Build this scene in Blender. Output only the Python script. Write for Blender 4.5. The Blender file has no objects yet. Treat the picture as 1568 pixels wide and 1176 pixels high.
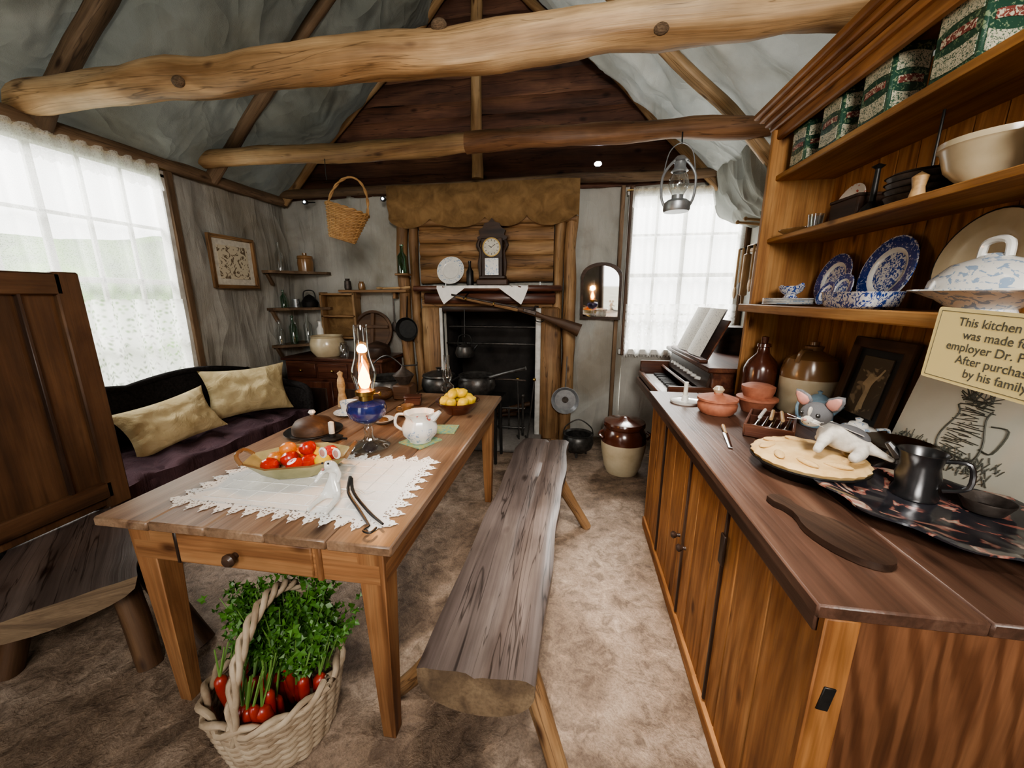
import bpy,bmesh,math,random
from mathutils import Vector as V, Matrix, Euler, noise
random.seed(7)
R=random.uniform
pi=math.pi; sin=math.sin; cos=math.cos
scn=bpy.context.scene
# ---------------------------------------------------------------- materials
def newmat(name):
    m=bpy.data.materials.new(name); m.use_nodes=True
    nt=m.node_tree; nt.nodes.clear()
    out=nt.nodes.new('ShaderNodeOutputMaterial')
    return m,nt,out
def nd(nt,t,**k):
    n=nt.nodes.new(t)
    for a,b in k.items(): setattr(n,a,b)
    return n
def c4(c): return (c[0],c[1],c[2],1)
def coords(nt,stretch):
    a=nd(nt,'ShaderNodeAttribute',attribute_name='gco')
    mp=nd(nt,'ShaderNodeMapping'); mp.inputs['Scale'].default_value=stretch
    nt.links.new(a.outputs['Vector'],mp.inputs['Vector']); return mp.outputs[0]
def ntex(nt,co,scale,detail=4,dist=0,rough=.55):
    n=nd(nt,'ShaderNodeTexNoise'); n.inputs['Scale'].default_value=scale; n.inputs['Detail'].default_value=detail
    n.inputs['Distortion'].default_value=dist; n.inputs['Roughness'].default_value=rough
    nt.links.new(co,n.inputs['Vector']); return n.outputs['Fac']
def ramp(nt,fac,stops):
    r=nd(nt,'ShaderNodeValToRGB'); cr=r.color_ramp
    cr.elements[0].position=stops[0][0]; cr.elements[0].color=c4(stops[0][1])
    cr.elements[1].position=stops[-1][0]; cr.elements[1].color=c4(stops[-1][1])
    for p,c in stops[1:-1]:
        e=cr.elements.new(p); e.color=c4(c)
    nt.links.new(fac,r.inputs[0]); return r.outputs[0]
def mixc(nt,a,b,fac,mode='MIX'):
    m=nd(nt,'ShaderNodeMix',data_type='RGBA',blend_type=mode)
    if isinstance(fac,(int,float)): m.inputs[0].default_value=fac
    else: nt.links.new(fac,m.inputs[0])
    for i,x in ((6,a),(7,b)):
        if isinstance(x,tuple): m.inputs[i].default_value=c4(x)
        else: nt.links.new(x,m.inputs[i])
    return m.outputs[2]
def finish(nt,out,col,rough=.6,metal=0,bump=None,bs=.3,bd=.01,coat=0,emit=0,spec=.5,sss=0):
    p=nd(nt,'ShaderNodeBsdfPrincipled')
    if isinstance(col,tuple): p.inputs['Base Color'].default_value=c4(col)
    else: nt.links.new(col,p.inputs['Base Color'])
    p.inputs['Roughness'].default_value=rough; p.inputs['Metallic'].default_value=metal
    p.inputs['Coat Weight'].default_value=coat; p.inputs['Specular IOR Level'].default_value=spec
    p.inputs['Coat Roughness'].default_value=.2
    if emit:
        p.inputs['Emission Strength'].default_value=emit; p.inputs['Emission Color'].default_value=c4(col)
    if bump is not None:
        b=nd(nt,'ShaderNodeBump'); b.inputs['Strength'].default_value=bs; b.inputs['Distance'].default_value=bd
        nt.links.new(bump,b.inputs['Height']); nt.links.new(b.outputs[0],p.inputs['Normal'])
    nt.links.new(p.outputs[0],out.inputs[0]); return p
def plain(name,col,rough=.5,metal=0,coat=0,emit=0,col2=None,scale=30,bs=.1,spec=.5):
    m,nt,out=newmat(name)
    if emit: finish(nt,out,col,rough,metal,emit=emit); return m
    co=coords(nt,(1,1,1)); f=ntex(nt,co,scale,5)
    c2=col2 or tuple(x*.75 for x in col)
    cc=ramp(nt,f,[(.3,c2),(.65,col)])
    finish(nt,out,cc,rough,metal,bump=f,bs=bs,bd=.004,coat=coat,spec=spec); return m
def wood(name,dark,mid,light,rough=.5,fx=1.3,fy=16,knots=True,bs=.3,coat=0,crack=0,wave=0,spec=.4):
    m,nt,out=newmat(name)
    co=coords(nt,(fx,fy,fy)); f=ntex(nt,co,1.0,5,.8)
    c=ramp(nt,f,[(.28,dark),(.5,mid),(.72,light)])
    if wave:
        cw=coords(nt,(.9,6,6)); wv=nd(nt,'ShaderNodeTexWave'); wv.bands_direction='DIAGONAL'
        wv.inputs['Scale'].default_value=2.4; wv.inputs['Distortion'].default_value=9; wv.inputs['Detail'].default_value=3; wv.inputs['Detail Scale'].default_value=.9
        nt.links.new(cw,wv.inputs['Vector']); k=ramp(nt,wv.outputs['Fac'],[(.1,(.5,.42,.36)),(.7,(1.05,1.05,1.05))]); c=mixc(nt,c,k,wave,'MULTIPLY')
    co2=coords(nt,(3,110,110)); f2=ntex(nt,co2,1.0,3,.3)
    s=ramp(nt,f2,[(.3,(.55,.55,.55)),(.6,(1,1,1))])
    c=mixc(nt,c,s,.6,'MULTIPLY')
    co4=coords(nt,(1,1,1)); f4=ntex(nt,co4,3.5,3)
    s4=ramp(nt,f4,[(.3,(.55,.53,.50)),(.65,(1.0,1.0,1.0))])
    c=mixc(nt,c,s4,.75,'MULTIPLY')
    if knots:
        co3=coords(nt,(3.2,7,7)); v=nd(nt,'ShaderNodeTexVoronoi'); v.inputs['Scale'].default_value=1.0
        nt.links.new(co3,v.inputs['Vector'])
        k=ramp(nt,v.outputs['Distance'],[(.05,(.16,.09,.06)),(.15,(1,1,1))])
        c=mixc(nt,c,k,.85,'MULTIPLY')
    if crack:
        co5=coords(nt,(.8,16,16)); f5=ntex(nt,co5,1.0,3,.6)
        k=ramp(nt,f5,[(.485,(1,1,1)),(.5,(.12,.1,.09)),(.515,(1,1,1))])
        c=mixc(nt,c,k,crack,'MULTIPLY')
    finish(nt,out,c,rough,0,bump=f2,bs=bs,bd=.003,coat=coat,spec=spec); return m
pine=wood('pine_orange',(.21,.085,.030),(.41,.185,.065),(.56,.29,.12),.6,wave=.3,spec=.3)
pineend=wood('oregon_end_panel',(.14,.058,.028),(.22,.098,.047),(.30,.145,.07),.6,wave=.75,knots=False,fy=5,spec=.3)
pinesh=wood('pine_shelf',(.24,.10,.032),(.41,.205,.07),(.53,.31,.125),.6,spec=.3)
pinedk=wood('pine_top_brown',(.042,.022,.014),(.10,.050,.033),(.155,.088,.06),.42,coat=.06,fy=12,spec=.45)
tabw=wood('table_top_wood',(.12,.066,.04),(.255,.155,.095),(.36,.245,.16),.45,coat=.1,fx=1,fy=10)
tableg=wood('table_leg_wood',(.15,.063,.026),(.30,.14,.06),(.41,.22,.10),.55,spec=.3)
benchw=wood('weathered_bench_wood',(.06,.044,.040),(.12,.093,.084),(.195,.155,.138),.42,fx=.8,fy=8,crack=.85,coat=.1)
logw=wood('log_end_wood',(.09,.06,.04),(.19,.13,.08),(.28,.20,.125),.7,fy=9)
beamw=wood('stripped_pole_wood',(.24,.135,.06),(.48,.315,.165),(.62,.45,.27),.5,fx=.9,fy=6,crack=.6,bs=.5)
beamr=wood('stripped_pole_red',(.16,.075,.04),(.35,.19,.10),(.50,.32,.185),.5,fx=.9,fy=6,crack=.6,bs=.5)
rafw=wood('rafter_bark_wood',(.075,.046,.028),(.19,.125,.075),(.32,.22,.145),.75,fx=1,fy=8,crack=.6,bs=.6)
plank=wood('gable_plank',(.045,.022,.014),(.13,.058,.036),(.235,.118,.068),.7,fx=.9,fy=7,crack=.7)
fpw=wood('fireplace_log',(.13,.07,.03),(.29,.165,.078),(.44,.29,.15),.6,fx=1.2,fy=7,crack=.7)
darkw=wood('dark_wood',(.018,.010,.007),(.05,.027,.018),(.09,.05,.032),.45,coat=.1)
redw=wood('mahogany',(.04,.014,.009),(.105,.038,.022),(.18,.075,.04),.35,coat=.25)
settw=wood('settle_brown',(.04,.02,.010),(.10,.05,.024),(.165,.09,.045),.55,fy=9)
ltw=wood('light_wood',(.40,.24,.11),(.55,.36,.18),(.66,.47,.27),.5,knots=False)
def fabric(name,a,b,scale=6,weave=250,rough=.95,transl=0,bs=.6,wr=1.0,st=(1,1,.25),stain=0,crease=0):
    m,nt,out=newmat(name)
    co=coords(nt,(1,1,1)); f=ntex(nt,co,scale,6,.6)
    c=ramp(nt,f,[(.3,a),(.7,b)])
    if stain:
        f3=ntex(nt,co,1.2,5,1.0); k=ramp(nt,f3,[(.34,(.66,.60,.52)),(.55,(1,1,1))]); c=mixc(nt,c,k,stain,'MULTIPLY')
    co2=coords(nt,st); f2=ntex(nt,co2,9,4,.8)
    w=ntex(nt,co,weave,2)
    mm=nd(nt,'ShaderNodeMath',operation='MULTIPLY_ADD'); nt.links.new(w,mm.inputs[0]); mm.inputs[1].default_value=.06
    m2=nd(nt,'ShaderNodeMath',operation='MULTIPLY'); nt.links.new(f2,m2.inputs[0]); m2.inputs[1].default_value=wr
    h=m2.outputs[0]
    if crease:
        for sc,cr,stt in((1.9,crease,(1,1,.8)),(4.2,crease*.55,(1,1,.22))):
            cc=coords(nt,stt)
            n4=nd(nt,'ShaderNodeTexNoise');n4.inputs['Scale'].default_value=sc;n4.inputs['Detail'].default_value=1.5;n4.inputs['Distortion'].default_value=.6;nt.links.new(cc,n4.inputs['Vector'])
            a1=nd(nt,'ShaderNodeMath',operation='SUBTRACT');nt.links.new(n4.outputs['Fac'],a1.inputs[0]);a1.inputs[1].default_value=.5
            a2=nd(nt,'ShaderNodeMath',operation='ABSOLUTE');nt.links.new(a1.outputs[0],a2.inputs[0])
            a3=nd(nt,'ShaderNodeMath',operation='MULTIPLY_ADD');nt.links.new(a2.outputs[0],a3.inputs[0]);a3.inputs[1].default_value=cr;nt.links.new(h,a3.inputs[2]);h=a3.outputs[0]
    nt.links.new(h,mm.inputs[2])
    p=finish(nt,out,c,rough,0,bump=mm.outputs[0],bs=bs,bd=.05,spec=.15)
    if transl:
        t=nd(nt,'ShaderNodeBsdfTranslucent'); nt.links.new(c,t.inputs[0])
        ms=nd(nt,'ShaderNodeMixShader'); ms.inputs[0].default_value=transl
        nt.links.new(p.outputs[0],ms.inputs[1]); nt.links.new(t.outputs[0],ms.inputs[2]); nt.links.new(ms.outputs[0],out.inputs[0])
    return m
canvas=fabric('wall_canvas',(.31,.31,.285),(.44,.44,.41),2.5,wr=.45,st=(1,1,.15),stain=.8,crease=2.6,bs=.8)
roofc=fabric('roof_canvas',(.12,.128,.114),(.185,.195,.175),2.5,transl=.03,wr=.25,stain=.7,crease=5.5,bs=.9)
roofr=fabric('roof_canvas_lit',(.28,.295,.278),(.41,.425,.40),2.5,transl=.12,wr=.25,stain=.5,crease=6,bs=.9)  # same canvas; the right slope's daylight glow is put into a paler colour
hess=fabric('hessian',(.13,.08,.037),(.26,.165,.08),9,wr=.5)
cushm=fabric('cushion_cream',(.38,.30,.16),(.56,.47,.29),7,bs=.5)
purp=fabric('purple_throw',(.035,.020,.026),(.085,.05,.058),5)
blackf=fabric('black_wicker',(.010,.009,.009),(.03,.028,.028),60,wr=.3)
whitef=fabric('white_linen',(.78,.78,.76),(.88,.88,.86),12,bs=.3,wr=.3)
tealf=fabric('teal_crochet',(.10,.32,.30),(.45,.40,.12),60,bs=.4)
def lace(name,t0,t1,scale,colr=(.84,.85,.83)):
    m,nt,out=newmat(name)
    co=coords(nt,(1,1,1)); v=nd(nt,'ShaderNodeTexVoronoi'); v.inputs['Scale'].default_value=scale; nt.links.new(co,v.inputs['Vector'])
    r=nd(nt,'ShaderNodeMapRange'); r.inputs[1].default_value=.15; r.inputs[2].default_value=.5; r.inputs[3].default_value=t1; r.inputs[4].default_value=t0
    nt.links.new(v.outputs['Distance'],r.inputs[0])
    d=nd(nt,'ShaderNodeBsdfDiffuse'); d.inputs[0].default_value=c4(colr)
    tl=nd(nt,'ShaderNodeBsdfTranslucent'); tl.inputs[0].default_value=c4(colr)
    a=nd(nt,'ShaderNodeMixShader'); a.inputs[0].default_value=.6; nt.links.new(d.outputs[0],a.inputs[1]); nt.links.new(tl.outputs[0],a.inputs[2])
    tr=nd(nt,'ShaderNodeBsdfTransparent'); b=nd(nt,'ShaderNodeMixShader'); nt.links.new(r.outputs[0],b.inputs[0])
    nt.links.new(a.outputs[0],b.inputs[1]); nt.links.new(tr.outputs[0],b.inputs[2]); nt.links.new(b.outputs[0],out.inputs[0]); return m
sheer=lace('sheer_curtain',.50,.74,160)
lacem=lace('lace_curtain',.08,.70,38)
def crochet():
    m,nt,out=newmat('crochet_lace'); co=coords(nt,(1,1,1))
    v=nd(nt,'ShaderNodeTexVoronoi'); v.inputs['Scale'].default_value=95; nt.links.new(co,v.inputs['Vector'])
    gt=nd(nt,'ShaderNodeMath',operation='LESS_THAN'); gt.inputs[1].default_value=.32; nt.links.new(v.outputs['Distance'],gt.inputs[0])
    sc=nd(nt,'ShaderNodeMath',operation='MULTIPLY'); sc.inputs[1].default_value=.8; nt.links.new(gt.outputs[0],sc.inputs[0])
    d=nd(nt,'ShaderNodeBsdfDiffuse'); d.inputs[0].default_value=(.88,.88,.86,1); tr=nd(nt,'ShaderNodeBsdfTransparent')
    ms=nd(nt,'ShaderNodeMixShader'); nt.links.new(sc.outputs[0],ms.inputs[0]); nt.links.new(d.outputs[0],ms.inputs[1]); nt.links.new(tr.outputs[0],ms.inputs[2]); nt.links.new(ms.outputs[0],out.inputs[0]); return m
lacem2=crochet()
def glass(name,tint=(1,1,1),alpha=.85):
    m,nt,out=newmat(name)
    tr=nd(nt,'ShaderNodeBsdfTransparent'); tr.inputs[0].default_value=c4(tint)
    g=nd(nt,'ShaderNodeBsdfGlossy'); g.inputs['Roughness'].default_value=.05
    lw=nd(nt,'ShaderNodeLayerWeight'); lw.inputs[0].default_value=.25
    mr=nd(nt,'ShaderNodeMapRange'); mr.inputs[3].default_value=1-alpha; mr.inputs[4].default_value=.9; nt.links.new(lw.outputs['Facing'],mr.inputs[0])
    ms=nd(nt,'ShaderNodeMixShader'); nt.links.new(mr.outputs[0],ms.inputs[0]); nt.links.new(tr.outputs[0],ms.inputs[1]); nt.links.new(g.outputs[0],ms.inputs[2])
    nt.links.new(ms.outputs[0],out.inputs[0]); return m
clear=glass('clear_glass',(.93,.95,.95)); greeng=glass('green_glass',(.35,.62,.45),.9)
cobalt=plain('cobalt_glass',(.02,.03,.16),.08,coat=1,col2=(.01,.012,.07))
iron=plain('cast_iron',(.022,.021,.020),.45,.3,col2=(.010,.010,.010),bs=.2)
ironl=plain('worn_iron',(.085,.082,.078),.38,.6,col2=(.035,.034,.032),bs=.2)
rust=plain('old_iron',(.10,.085,.075),.5,.6,col2=(.04,.033,.03),bs=.3)
pewter=plain('pewter',(.13,.13,.135),.28,.9,bs=.05)
silver=plain('silver',(.42,.42,.42),.2,1,bs=.05)
galv=plain('galvanised_metal',(.38,.40,.42),.4,.7)
brass=plain('brass',(.48,.33,.12),.3,1)
porc=plain('white_porcelain',(.74,.74,.71),.15,coat=.6,col2=(.68,.68,.65),bs=.02)
cream=plain('cream_stoneware',(.58,.50,.35),.25,coat=.5,col2=(.46,.38,.25),scale=8,bs=.04)
olive=plain('olive_painted_tin',(.42,.38,.20),.35,coat=.3,col2=(.26,.25,.12),scale=14)
brownc=plain('brown_glaze',(.10,.030,.015),.18,coat=.8,col2=(.05,.014,.008),scale=8,bs=.04)
tan=plain('tan_glaze',(.24,.13,.055),.2,coat=.6,scale=9)
terr=plain('terracotta',(.40,.15,.085),.7,col2=(.27,.09,.05))
bluee=plain('blue_enamel',(.25,.38,.48),.25,coat=.5)
blackm=plain('black_paint',(.012,.012,.012),.4)
whitep=plain('white_paint',(.62,.62,.59),.5,col2=(.42,.42,.40),scale=14)
paper=plain('paper',(.66,.64,.56),.9)
red=plain('red_tomato',(.55,.03,.012),.25,coat=.4,col2=(.42,.02,.01),scale=5,bs=.02)
orng=plain('orange_skin',(.75,.25,.04),.35,coat=.2,scale=5,bs=.05)
lemon=plain('lemon_skin',(.85,.60,.05),.4,col2=(.72,.48,.03),scale=60,bs=.15)
pastry=plain('pastry',(.62,.44,.22),.75,col2=(.44,.27,.10),scale=14,bs=.3)
leafm=plain('parsley_leaf',(.075,.19,.025),.45,col2=(.022,.075,.009),scale=12)
stemm=plain('parsley_stem',(.14,.26,.06),.5)
carrot=plain('radish_red',(.40,.045,.022),.35,col2=(.22,.015,.015),scale=9,coat=.2)
wick=plain('wicker',(.46,.37,.27),.7,col2=(.24,.17,.11),scale=14,bs=.4)
wickh=plain('wicker_honey',(.38,.225,.09),.65,col2=(.21,.115,.045),scale=20,bs=.4)
greyfur=plain('grey_fur',(.15,.15,.16),.85,col2=(.08,.08,.085),scale=70,bs=.6)
whfur=plain('white_fur',(.60,.56,.50),.85,scale=70,bs=.5)
pinkm=plain('pink_ear',(.50,.24,.20),.6)
wax=plain('candle_wax',(.80,.77,.68),.4)
flame=plain('lamp_flame',(1.0,.33,.06),emit=22)
led=plain('led_light',(.75,.85,1.0),emit=60)
yel=plain('yellow_card',(.80,.68,.33),.8,scale=3,col2=(.76,.64,.30))
ink=plain('ink_line',(.10,.10,.08),.6)
tile=plain('grey_cream_tile',(.70,.68,.58),.35,coat=.2,scale=5,col2=(.62,.60,.50))
m,nt,out=newmat('mirror_glass'); finish(nt,out,(.8,.8,.8),.03,1); mirror=m
def pattern(name,bg,fg,scale=22,thr=.52,rough=.18,coat=.5,dist=1.5,third=None):
    m,nt,out=newmat(name); co=coords(nt,(1,1,1)); f=ntex(nt,co,scale,3,dist)
    st=[(thr-.01,bg),(thr+.02,fg)]
    if third: st.append((thr+.12,third))
    c=ramp(nt,f,st); finish(nt,out,c,rough,coat=coat); return m
bluew=pattern('blue_willow_china',(.68,.70,.72),(.03,.07,.30),60,.51)
blued=pattern('deep_blue_china',(.02,.05,.24),(.50,.56,.68),70,.60)
bluel=pattern('pale_blue_floral',(.72,.72,.69),(.28,.38,.52),34,.56)
redfl=pattern('red_floral_china',(.74,.72,.66),(.50,.10,.08),26,.6)
tinm=pattern('green_tin_print',(.022,.070,.045),(.20,.27,.16),70,.58,.35,.2)
label=pattern('cream_label',(.56,.53,.40),(.05,.11,.07),120,.54,.4,.1,2)
labelr=pattern('red_label_band',(.20,.055,.045),(.58,.53,.40),110,.54,.4,.1,1)
lacq=pattern('floral_lacquer',(.022,.022,.028),(.28,.10,.08),11,.56,.12,.9,1.2,(.42,.38,.30))
etch=pattern('sepia_print',(.60,.55,.42),(.16,.12,.08),16,.55,.7,0,2)
etch2=pattern('portrait_print',(.10,.075,.05),(.30,.24,.16),9,.55,.5,.2,1)
sheetm=pattern('music_print',(.75,.74,.68),(.30,.29,.28),150,.60,.8,0,0)
def floormat():
    m,nt,out=newmat('earth_floor'); co=coords(nt,(1,1,1))
    a=ntex(nt,co,1.7,7,1.1,.62); b=ntex(nt,co,17,6,.8,.62); d=ntex(nt,co,130,3)
    c=ramp(nt,a,[(.34,(.105,.072,.052)),(.46,(.215,.155,.112)),(.56,(.315,.238,.182)),(.68,(.40,.315,.25))])
    s=ramp(nt,b,[(.36,(.42,.38,.34)),(.48,(.85,.82,.79)),(.58,(1.0,.98,.96)),(.68,(1.4,1.36,1.3))]); c=mixc(nt,c,s,.8,'MULTIPLY')
    s3=ramp(nt,d,[(.35,(.60,.58,.55)),(.6,(1.1,1.1,1.08))]); c=mixc(nt,c,s3,.6,'MULTIPLY')
    ad=nd(nt,'ShaderNodeMath',operation='MULTIPLY_ADD'); nt.links.new(d,ad.inputs[0]); ad.inputs[1].default_value=.35; nt.links.new(b,ad.inputs[2])
    finish(nt,out,c,.62,bump=ad.outputs[0],bs=.8,bd=.014); return m
floorm=floormat()
hedge=plain('hedge_leaves',(.13,.30,.04),.8,col2=(.015,.06,.008),scale=4,bs=1)
gravel=plain('garden_ground',(.45,.42,.33),.9,scale=4)
soot=plain('soot',(.045,.040,.037),.9,scale=6,col2=(.014,.013,.012))
ash=plain('ash',(.20,.185,.17),.9)
# ---------------------------------------------------------------- builder
def T(c=(0,0,0),r=(0,0,0),s=(1,1,1)):
    return Matrix.Translation(V(c))@Euler([math.radians(a) for a in r]).to_matrix().to_4x4()@Matrix.Diagonal((s[0],s[1],s[2],1))
class B:
    def __init__(s,name): s.n=name; s.v=[];s.f=[];s.m=[];s.g=[];s.ms=[]; s.M=Matrix.Identity(4)
    def mi(s,m):
        if m not in s.ms: s.ms.append(m)
        return s.ms.index(m)
    def add(s,vs,fs,m,g=None,M=None):
        k=len(s.v); MM=s.M@M if M is not None else s.M
        off=V((R(0,9),R(0,9),R(0,9)))
        for i,p in enumerate(vs):
            s.v.append(MM@V(p)); s.g.append(V(g[i] if g else p)+off)
        ml=m if isinstance(m,list) else None; mi=None if ml else s.mi(m)
        for i,f in enumerate(fs):
            s.f.append([k+a for a in f]); s.m.append(s.mi(ml[i]) if ml else mi)
    def box(s,c,size,m,rot=(0,0,0),bev=.004,tap=(1,1)):
        h=[x/2 for x in size]; b=min(bev,min(h)*.45); vs=[];idx={}
        for i in (-1,1):
            for j in (-1,1):
                for k in (-1,1):
                    for a in range(3):
                        p=[(i,j,k)[q]*(h[q]-(0 if q==a else b)) for q in range(3)]
                        idx[(i,j,k,a)]=len(vs); vs.append(p)
        fs=[]
        for a in range(3):
            u,w=(a+1)%3,(a+2)%3
            for sg in (-1,1):
                q=[]
                for x,y in ((-1,-1),(1,-1),(1,1),(-1,1)):
                    t=[0,0,0];t[a]=sg;t[u]=x;t[w]=y;q.append(idx[(*t,a)])
                fs.append(q if sg>0 else q[::-1])
        for e in range(3):
            u,w=(e+1)%3,(e+2)%3
            for x in (-1,1):
                for y in (-1,1):
                    t=[0,0,0];t[u]=x;t[w]=y
                    t0=list(t);t0[e]=-1;t1=list(t);t1[e]=1
                    fs.append([idx[(*t0,u)],idx[(*t1,u)],idx[(*t1,w)],idx[(*t0,w)]])
        for i in (-1,1):
            for j in (-1,1):
                for k in (-1,1): fs.append([idx[(i,j,k,a)] for a in range(3)])
        o=sorted(range(3),key=lambda q:-size[q])
        g=[[p[o[0]],p[o[1]],p[o[2]]] for p in vs]
        if tap!=(1,1):
            for p in vs:
                t=(p[2]/h[2]+1)/2; k=tap[0]*(1-t)+tap[1]*t; p[0]*=k;p[1]*=k
        s.add(vs,fs,m,g,T(c,rot))
    def loft(s,rings,m,cap=True,closed=False,g=None,endm=None,M=None):
        n=len(rings[0]); vs=[p for r in rings for p in r]; fs=[];mm=[]
        K=len(rings)
        for i in range(K if closed else K-1):
            for j in range(n):
                a=i*n+j;b=i*n+(j+1)%n;i2=(i+1)%K
                fs.append([a,b,i2*n+(j+1)%n,i2*n+j]);mm.append(m)
        if cap and not closed:
            fs.append(list(range(n))[::-1]);fs.append([(K-1)*n+j for j in range(n)]);mm+= [endm or m]*2
        s.add(vs,fs,mm,g,M)
    def tube(s,pts,rad,m,n=8,cap=True,closed=False,sm=0,endm=None,flat=1,nz=0,M=None,up=None):
        pts=[V(p) for p in pts]
        if not isinstance(rad,(list,tuple)): rad=[rad]*len(pts)
        rad=list(rad)
        if len(rad)==2 and len(pts)>2: rad=[rad[0]+(rad[1]-rad[0])*i/(len(pts)-1) for i in range(len(pts))]
        if sm:
            P=[];Q=[];L=len(pts);rng=L if closed else L-1
            for i in range(rng):
                p0=pts[(i-1)%L] if (closed or i>0) else pts[0];p1=pts[i];p2=pts[(i+1)%L];p3=pts[(i+2)%L] if (closed or i<L-2) else pts[-1]
                for k in range(sm):
                    t=k/sm;P.append(.5*((2*p1)+(-p0+p2)*t+(2*p0-5*p1+4*p2-p3)*t*t+(-p0+3*p1-3*p2+p3)*t**3))
                    Q.append(rad[i]*(1-t)+rad[(i+1)%L]*t)
            if not closed:P.append(pts[-1]);Q.append(rad[-1])
            pts,rad=P,Q
        L=len(pts);rings=[];g=[];al=0
        t=(pts[1]-pts[0]).normalized(); u=V(up) if up else (V((0,0,1)) if abs(t.z)<.9 else V((1,0,0)))
        for i,p in enumerate(pts):
            if closed: t=(pts[(i+1)%L]-pts[i-1]).normalized()
            else: t=(pts[min(i+1,L-1)]-pts[max(i-1,0)]).normalized()
            u=(u-t*u.dot(t)); u=u.normalized() if u.length>1e-6 else t.orthogonal().normalized()
            w=t.cross(u)
            if i: al+=(p-pts[i-1]).length
            ring=[]
            for j in range(n):
                a=2*pi*j/n; q=V((cos(a)*rad[i],sin(a)*rad[i]*flat,0))
                k=1
                if nz: k=1+nz*noise.noise(V((al*3,cos(a),sin(a)*1.0+rad[0]*50)))
                ring.append(p+(w*q.x+u*q.y)*k); g.append((al,q.x*1.2,q.y*1.2))
            rings.append(ring)
        s.loft(rings,m,cap,closed,g,endm,M)
    def lathe(s,prof,m,c=(0,0,0),n=32,rot=(0,0,0),sc=(1,1,1),M=None,ms=None,wave=None,ph=0):
        vs=[];rows=[]
        for r,z in prof:
            if r<1e-5: rows.append([len(vs)]);vs.append((0,0,z))
            else:
                row=[]
                for j in range(n):
                    a=2*pi*j/n+ph;k=r*(wave(a,z) if wave else 1);row.append(len(vs));vs.append((k*cos(a),k*sin(a),z))
                rows.append(row)
        fs=[];mm=[]
        for i in range(len(rows)-1):
            A,Bb=rows[i],rows[i+1];q=ms[i] if ms else m
            if len(A)==1 and len(Bb)==1: continue
            for j in range(n):
                k=(j+1)%n
                if len(A)==1:f=[A[0],Bb[j],Bb[k]]
                elif len(Bb)==1:f=[A[j],A[k],Bb[0]]
                else:f=[A[j],A[k],Bb[k],Bb[j]]
                fs.append(f);mm.append(q)
        s.add(vs,fs,mm,None,(M@T(c,rot,sc)) if M is not None else T(c,rot,sc))
    def ell(s,c,r,m,rot=(0,0,0),n=20,k=12,M=None,nz=0):
        if isinstance(r,(int,float)): r=(r,r,r)
        s.lathe([(sin(pi*i/k),-cos(pi*i/k)) for i in range(k+1)],m,c,n,rot,r,M)
    def grid(s,fn,nu,nv,m,g=None,M=None):
        vs=[];gs=[]
        for i in range(nu+1):
            for j in range(nv+1):
                p=fn(i/nu,j/nv);vs.append(p); gs.append(g(i/nu,j/nv) if g else p)
        fs=[[i*(nv+1)+j,(i+1)*(nv+1)+j,(i+1)*(nv+1)+j+1,i*(nv+1)+j+1] for i in range(nu) for j in range(nv)]
        s.add(vs,fs,m,gs,M)
    def poly(s,pts,th,m,M=None,axis=2):
        n=len(pts);vs=[]
        for z in (0,th):
            for x,y in pts: vs.append((x,y,z))
        fs=[list(range(n))[::-1],[n+i for i in range(n)]]+[[i,(i+1)%n,n+(i+1)%n,n+i] for i in range(n)]
        s.add(vs,fs,m,None,M)
    def mesh(s,me,m,M=None):
        s.add([v.co[:] for v in me.vertices],[list(p.vertices) for p in me.polygons],m,None,M)
    def done(s,ang=40,loc=None):
        me=bpy.data.meshes.new(s.n)
        me.from_pydata([tuple(v) for v in s.v],[],s.f)
        for m in s.ms: me.materials.append(m)
        me.polygons.foreach_set('material_index',s.m)
        at=me.attributes.new('gco','FLOAT_VECTOR','POINT'); at.data.foreach_set('vector',[x for v in s.g for x in v])
        bm=bmesh.new();bm.from_mesh(me);bmesh.ops.recalc_face_normals(bm,faces=bm.faces);bm.to_mesh(me);bm.free()
        me.polygons.foreach_set('use_smooth',[True]*len(me.polygons))
        me.set_sharp_from_angle(angle=math.radians(ang))
        ob=bpy.data.objects.new(s.n,me); scn.collection.objects.link(ob)
        lo=V([min(v[i] for v in s.v) for i in range(3)]);hi=V([max(v[i] for v in s.v) for i in range(3)])
        o=V(((lo.x+hi.x)/2,(lo.y+hi.y)/2,lo.z)); me.transform(Matrix.Translation(-o)); ob.location=o
        return ob
def pole(b,p0,p1,r0,r1,m,wob=.03,n=14,seg=22,nz=.12,endm=None,sag=0):
    p0,p1=V(p0),V(p1);L=(p1-p0).length;pts=[];rad=[];sd=R(0,50)
    for i in range(seg+1):
        t=i/seg;p=p0.lerp(p1,t);e=sin(pi*t)
        p=p+V((noise.noise(V((t*L*.9,sd,0))),noise.noise(V((t*L*.9,sd,5))),noise.noise(V((t*L*.9,sd,9)))-sag))*wob*e*2
        pts.append(p);rad.append((r0*(1-t)+r1*t)*(1+.10*noise.noise(V((t*L*2.5,sd,3)))+.05*noise.noise(V((t*L*9,sd,6)))))
    b.tube(pts,rad,m,n=n,nz=nz,endm=endm or m)
def skin(verts,edges,rad,sub=2):
    me=bpy.data.meshes.new('t');me.from_pydata(verts,edges,[]);ob=bpy.data.objects.new('t',me);scn.collection.objects.link(ob)
    ob.modifiers.new('s','SKIN')
    for i,d in enumerate(me.skin_vertices[0].data):
        r=rad[i];d.radius=(r,r) if isinstance(r,(int,float)) else r;d.use_root=(i==0)
    md=ob.modifiers.new('u','SUBSURF');md.levels=sub
    dg=bpy.context.evaluated_depsgraph_get();dg.update();out=bpy.data.meshes.new_from_object(ob.evaluated_get(dg))
    bpy.data.objects.remove(ob);return out
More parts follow.
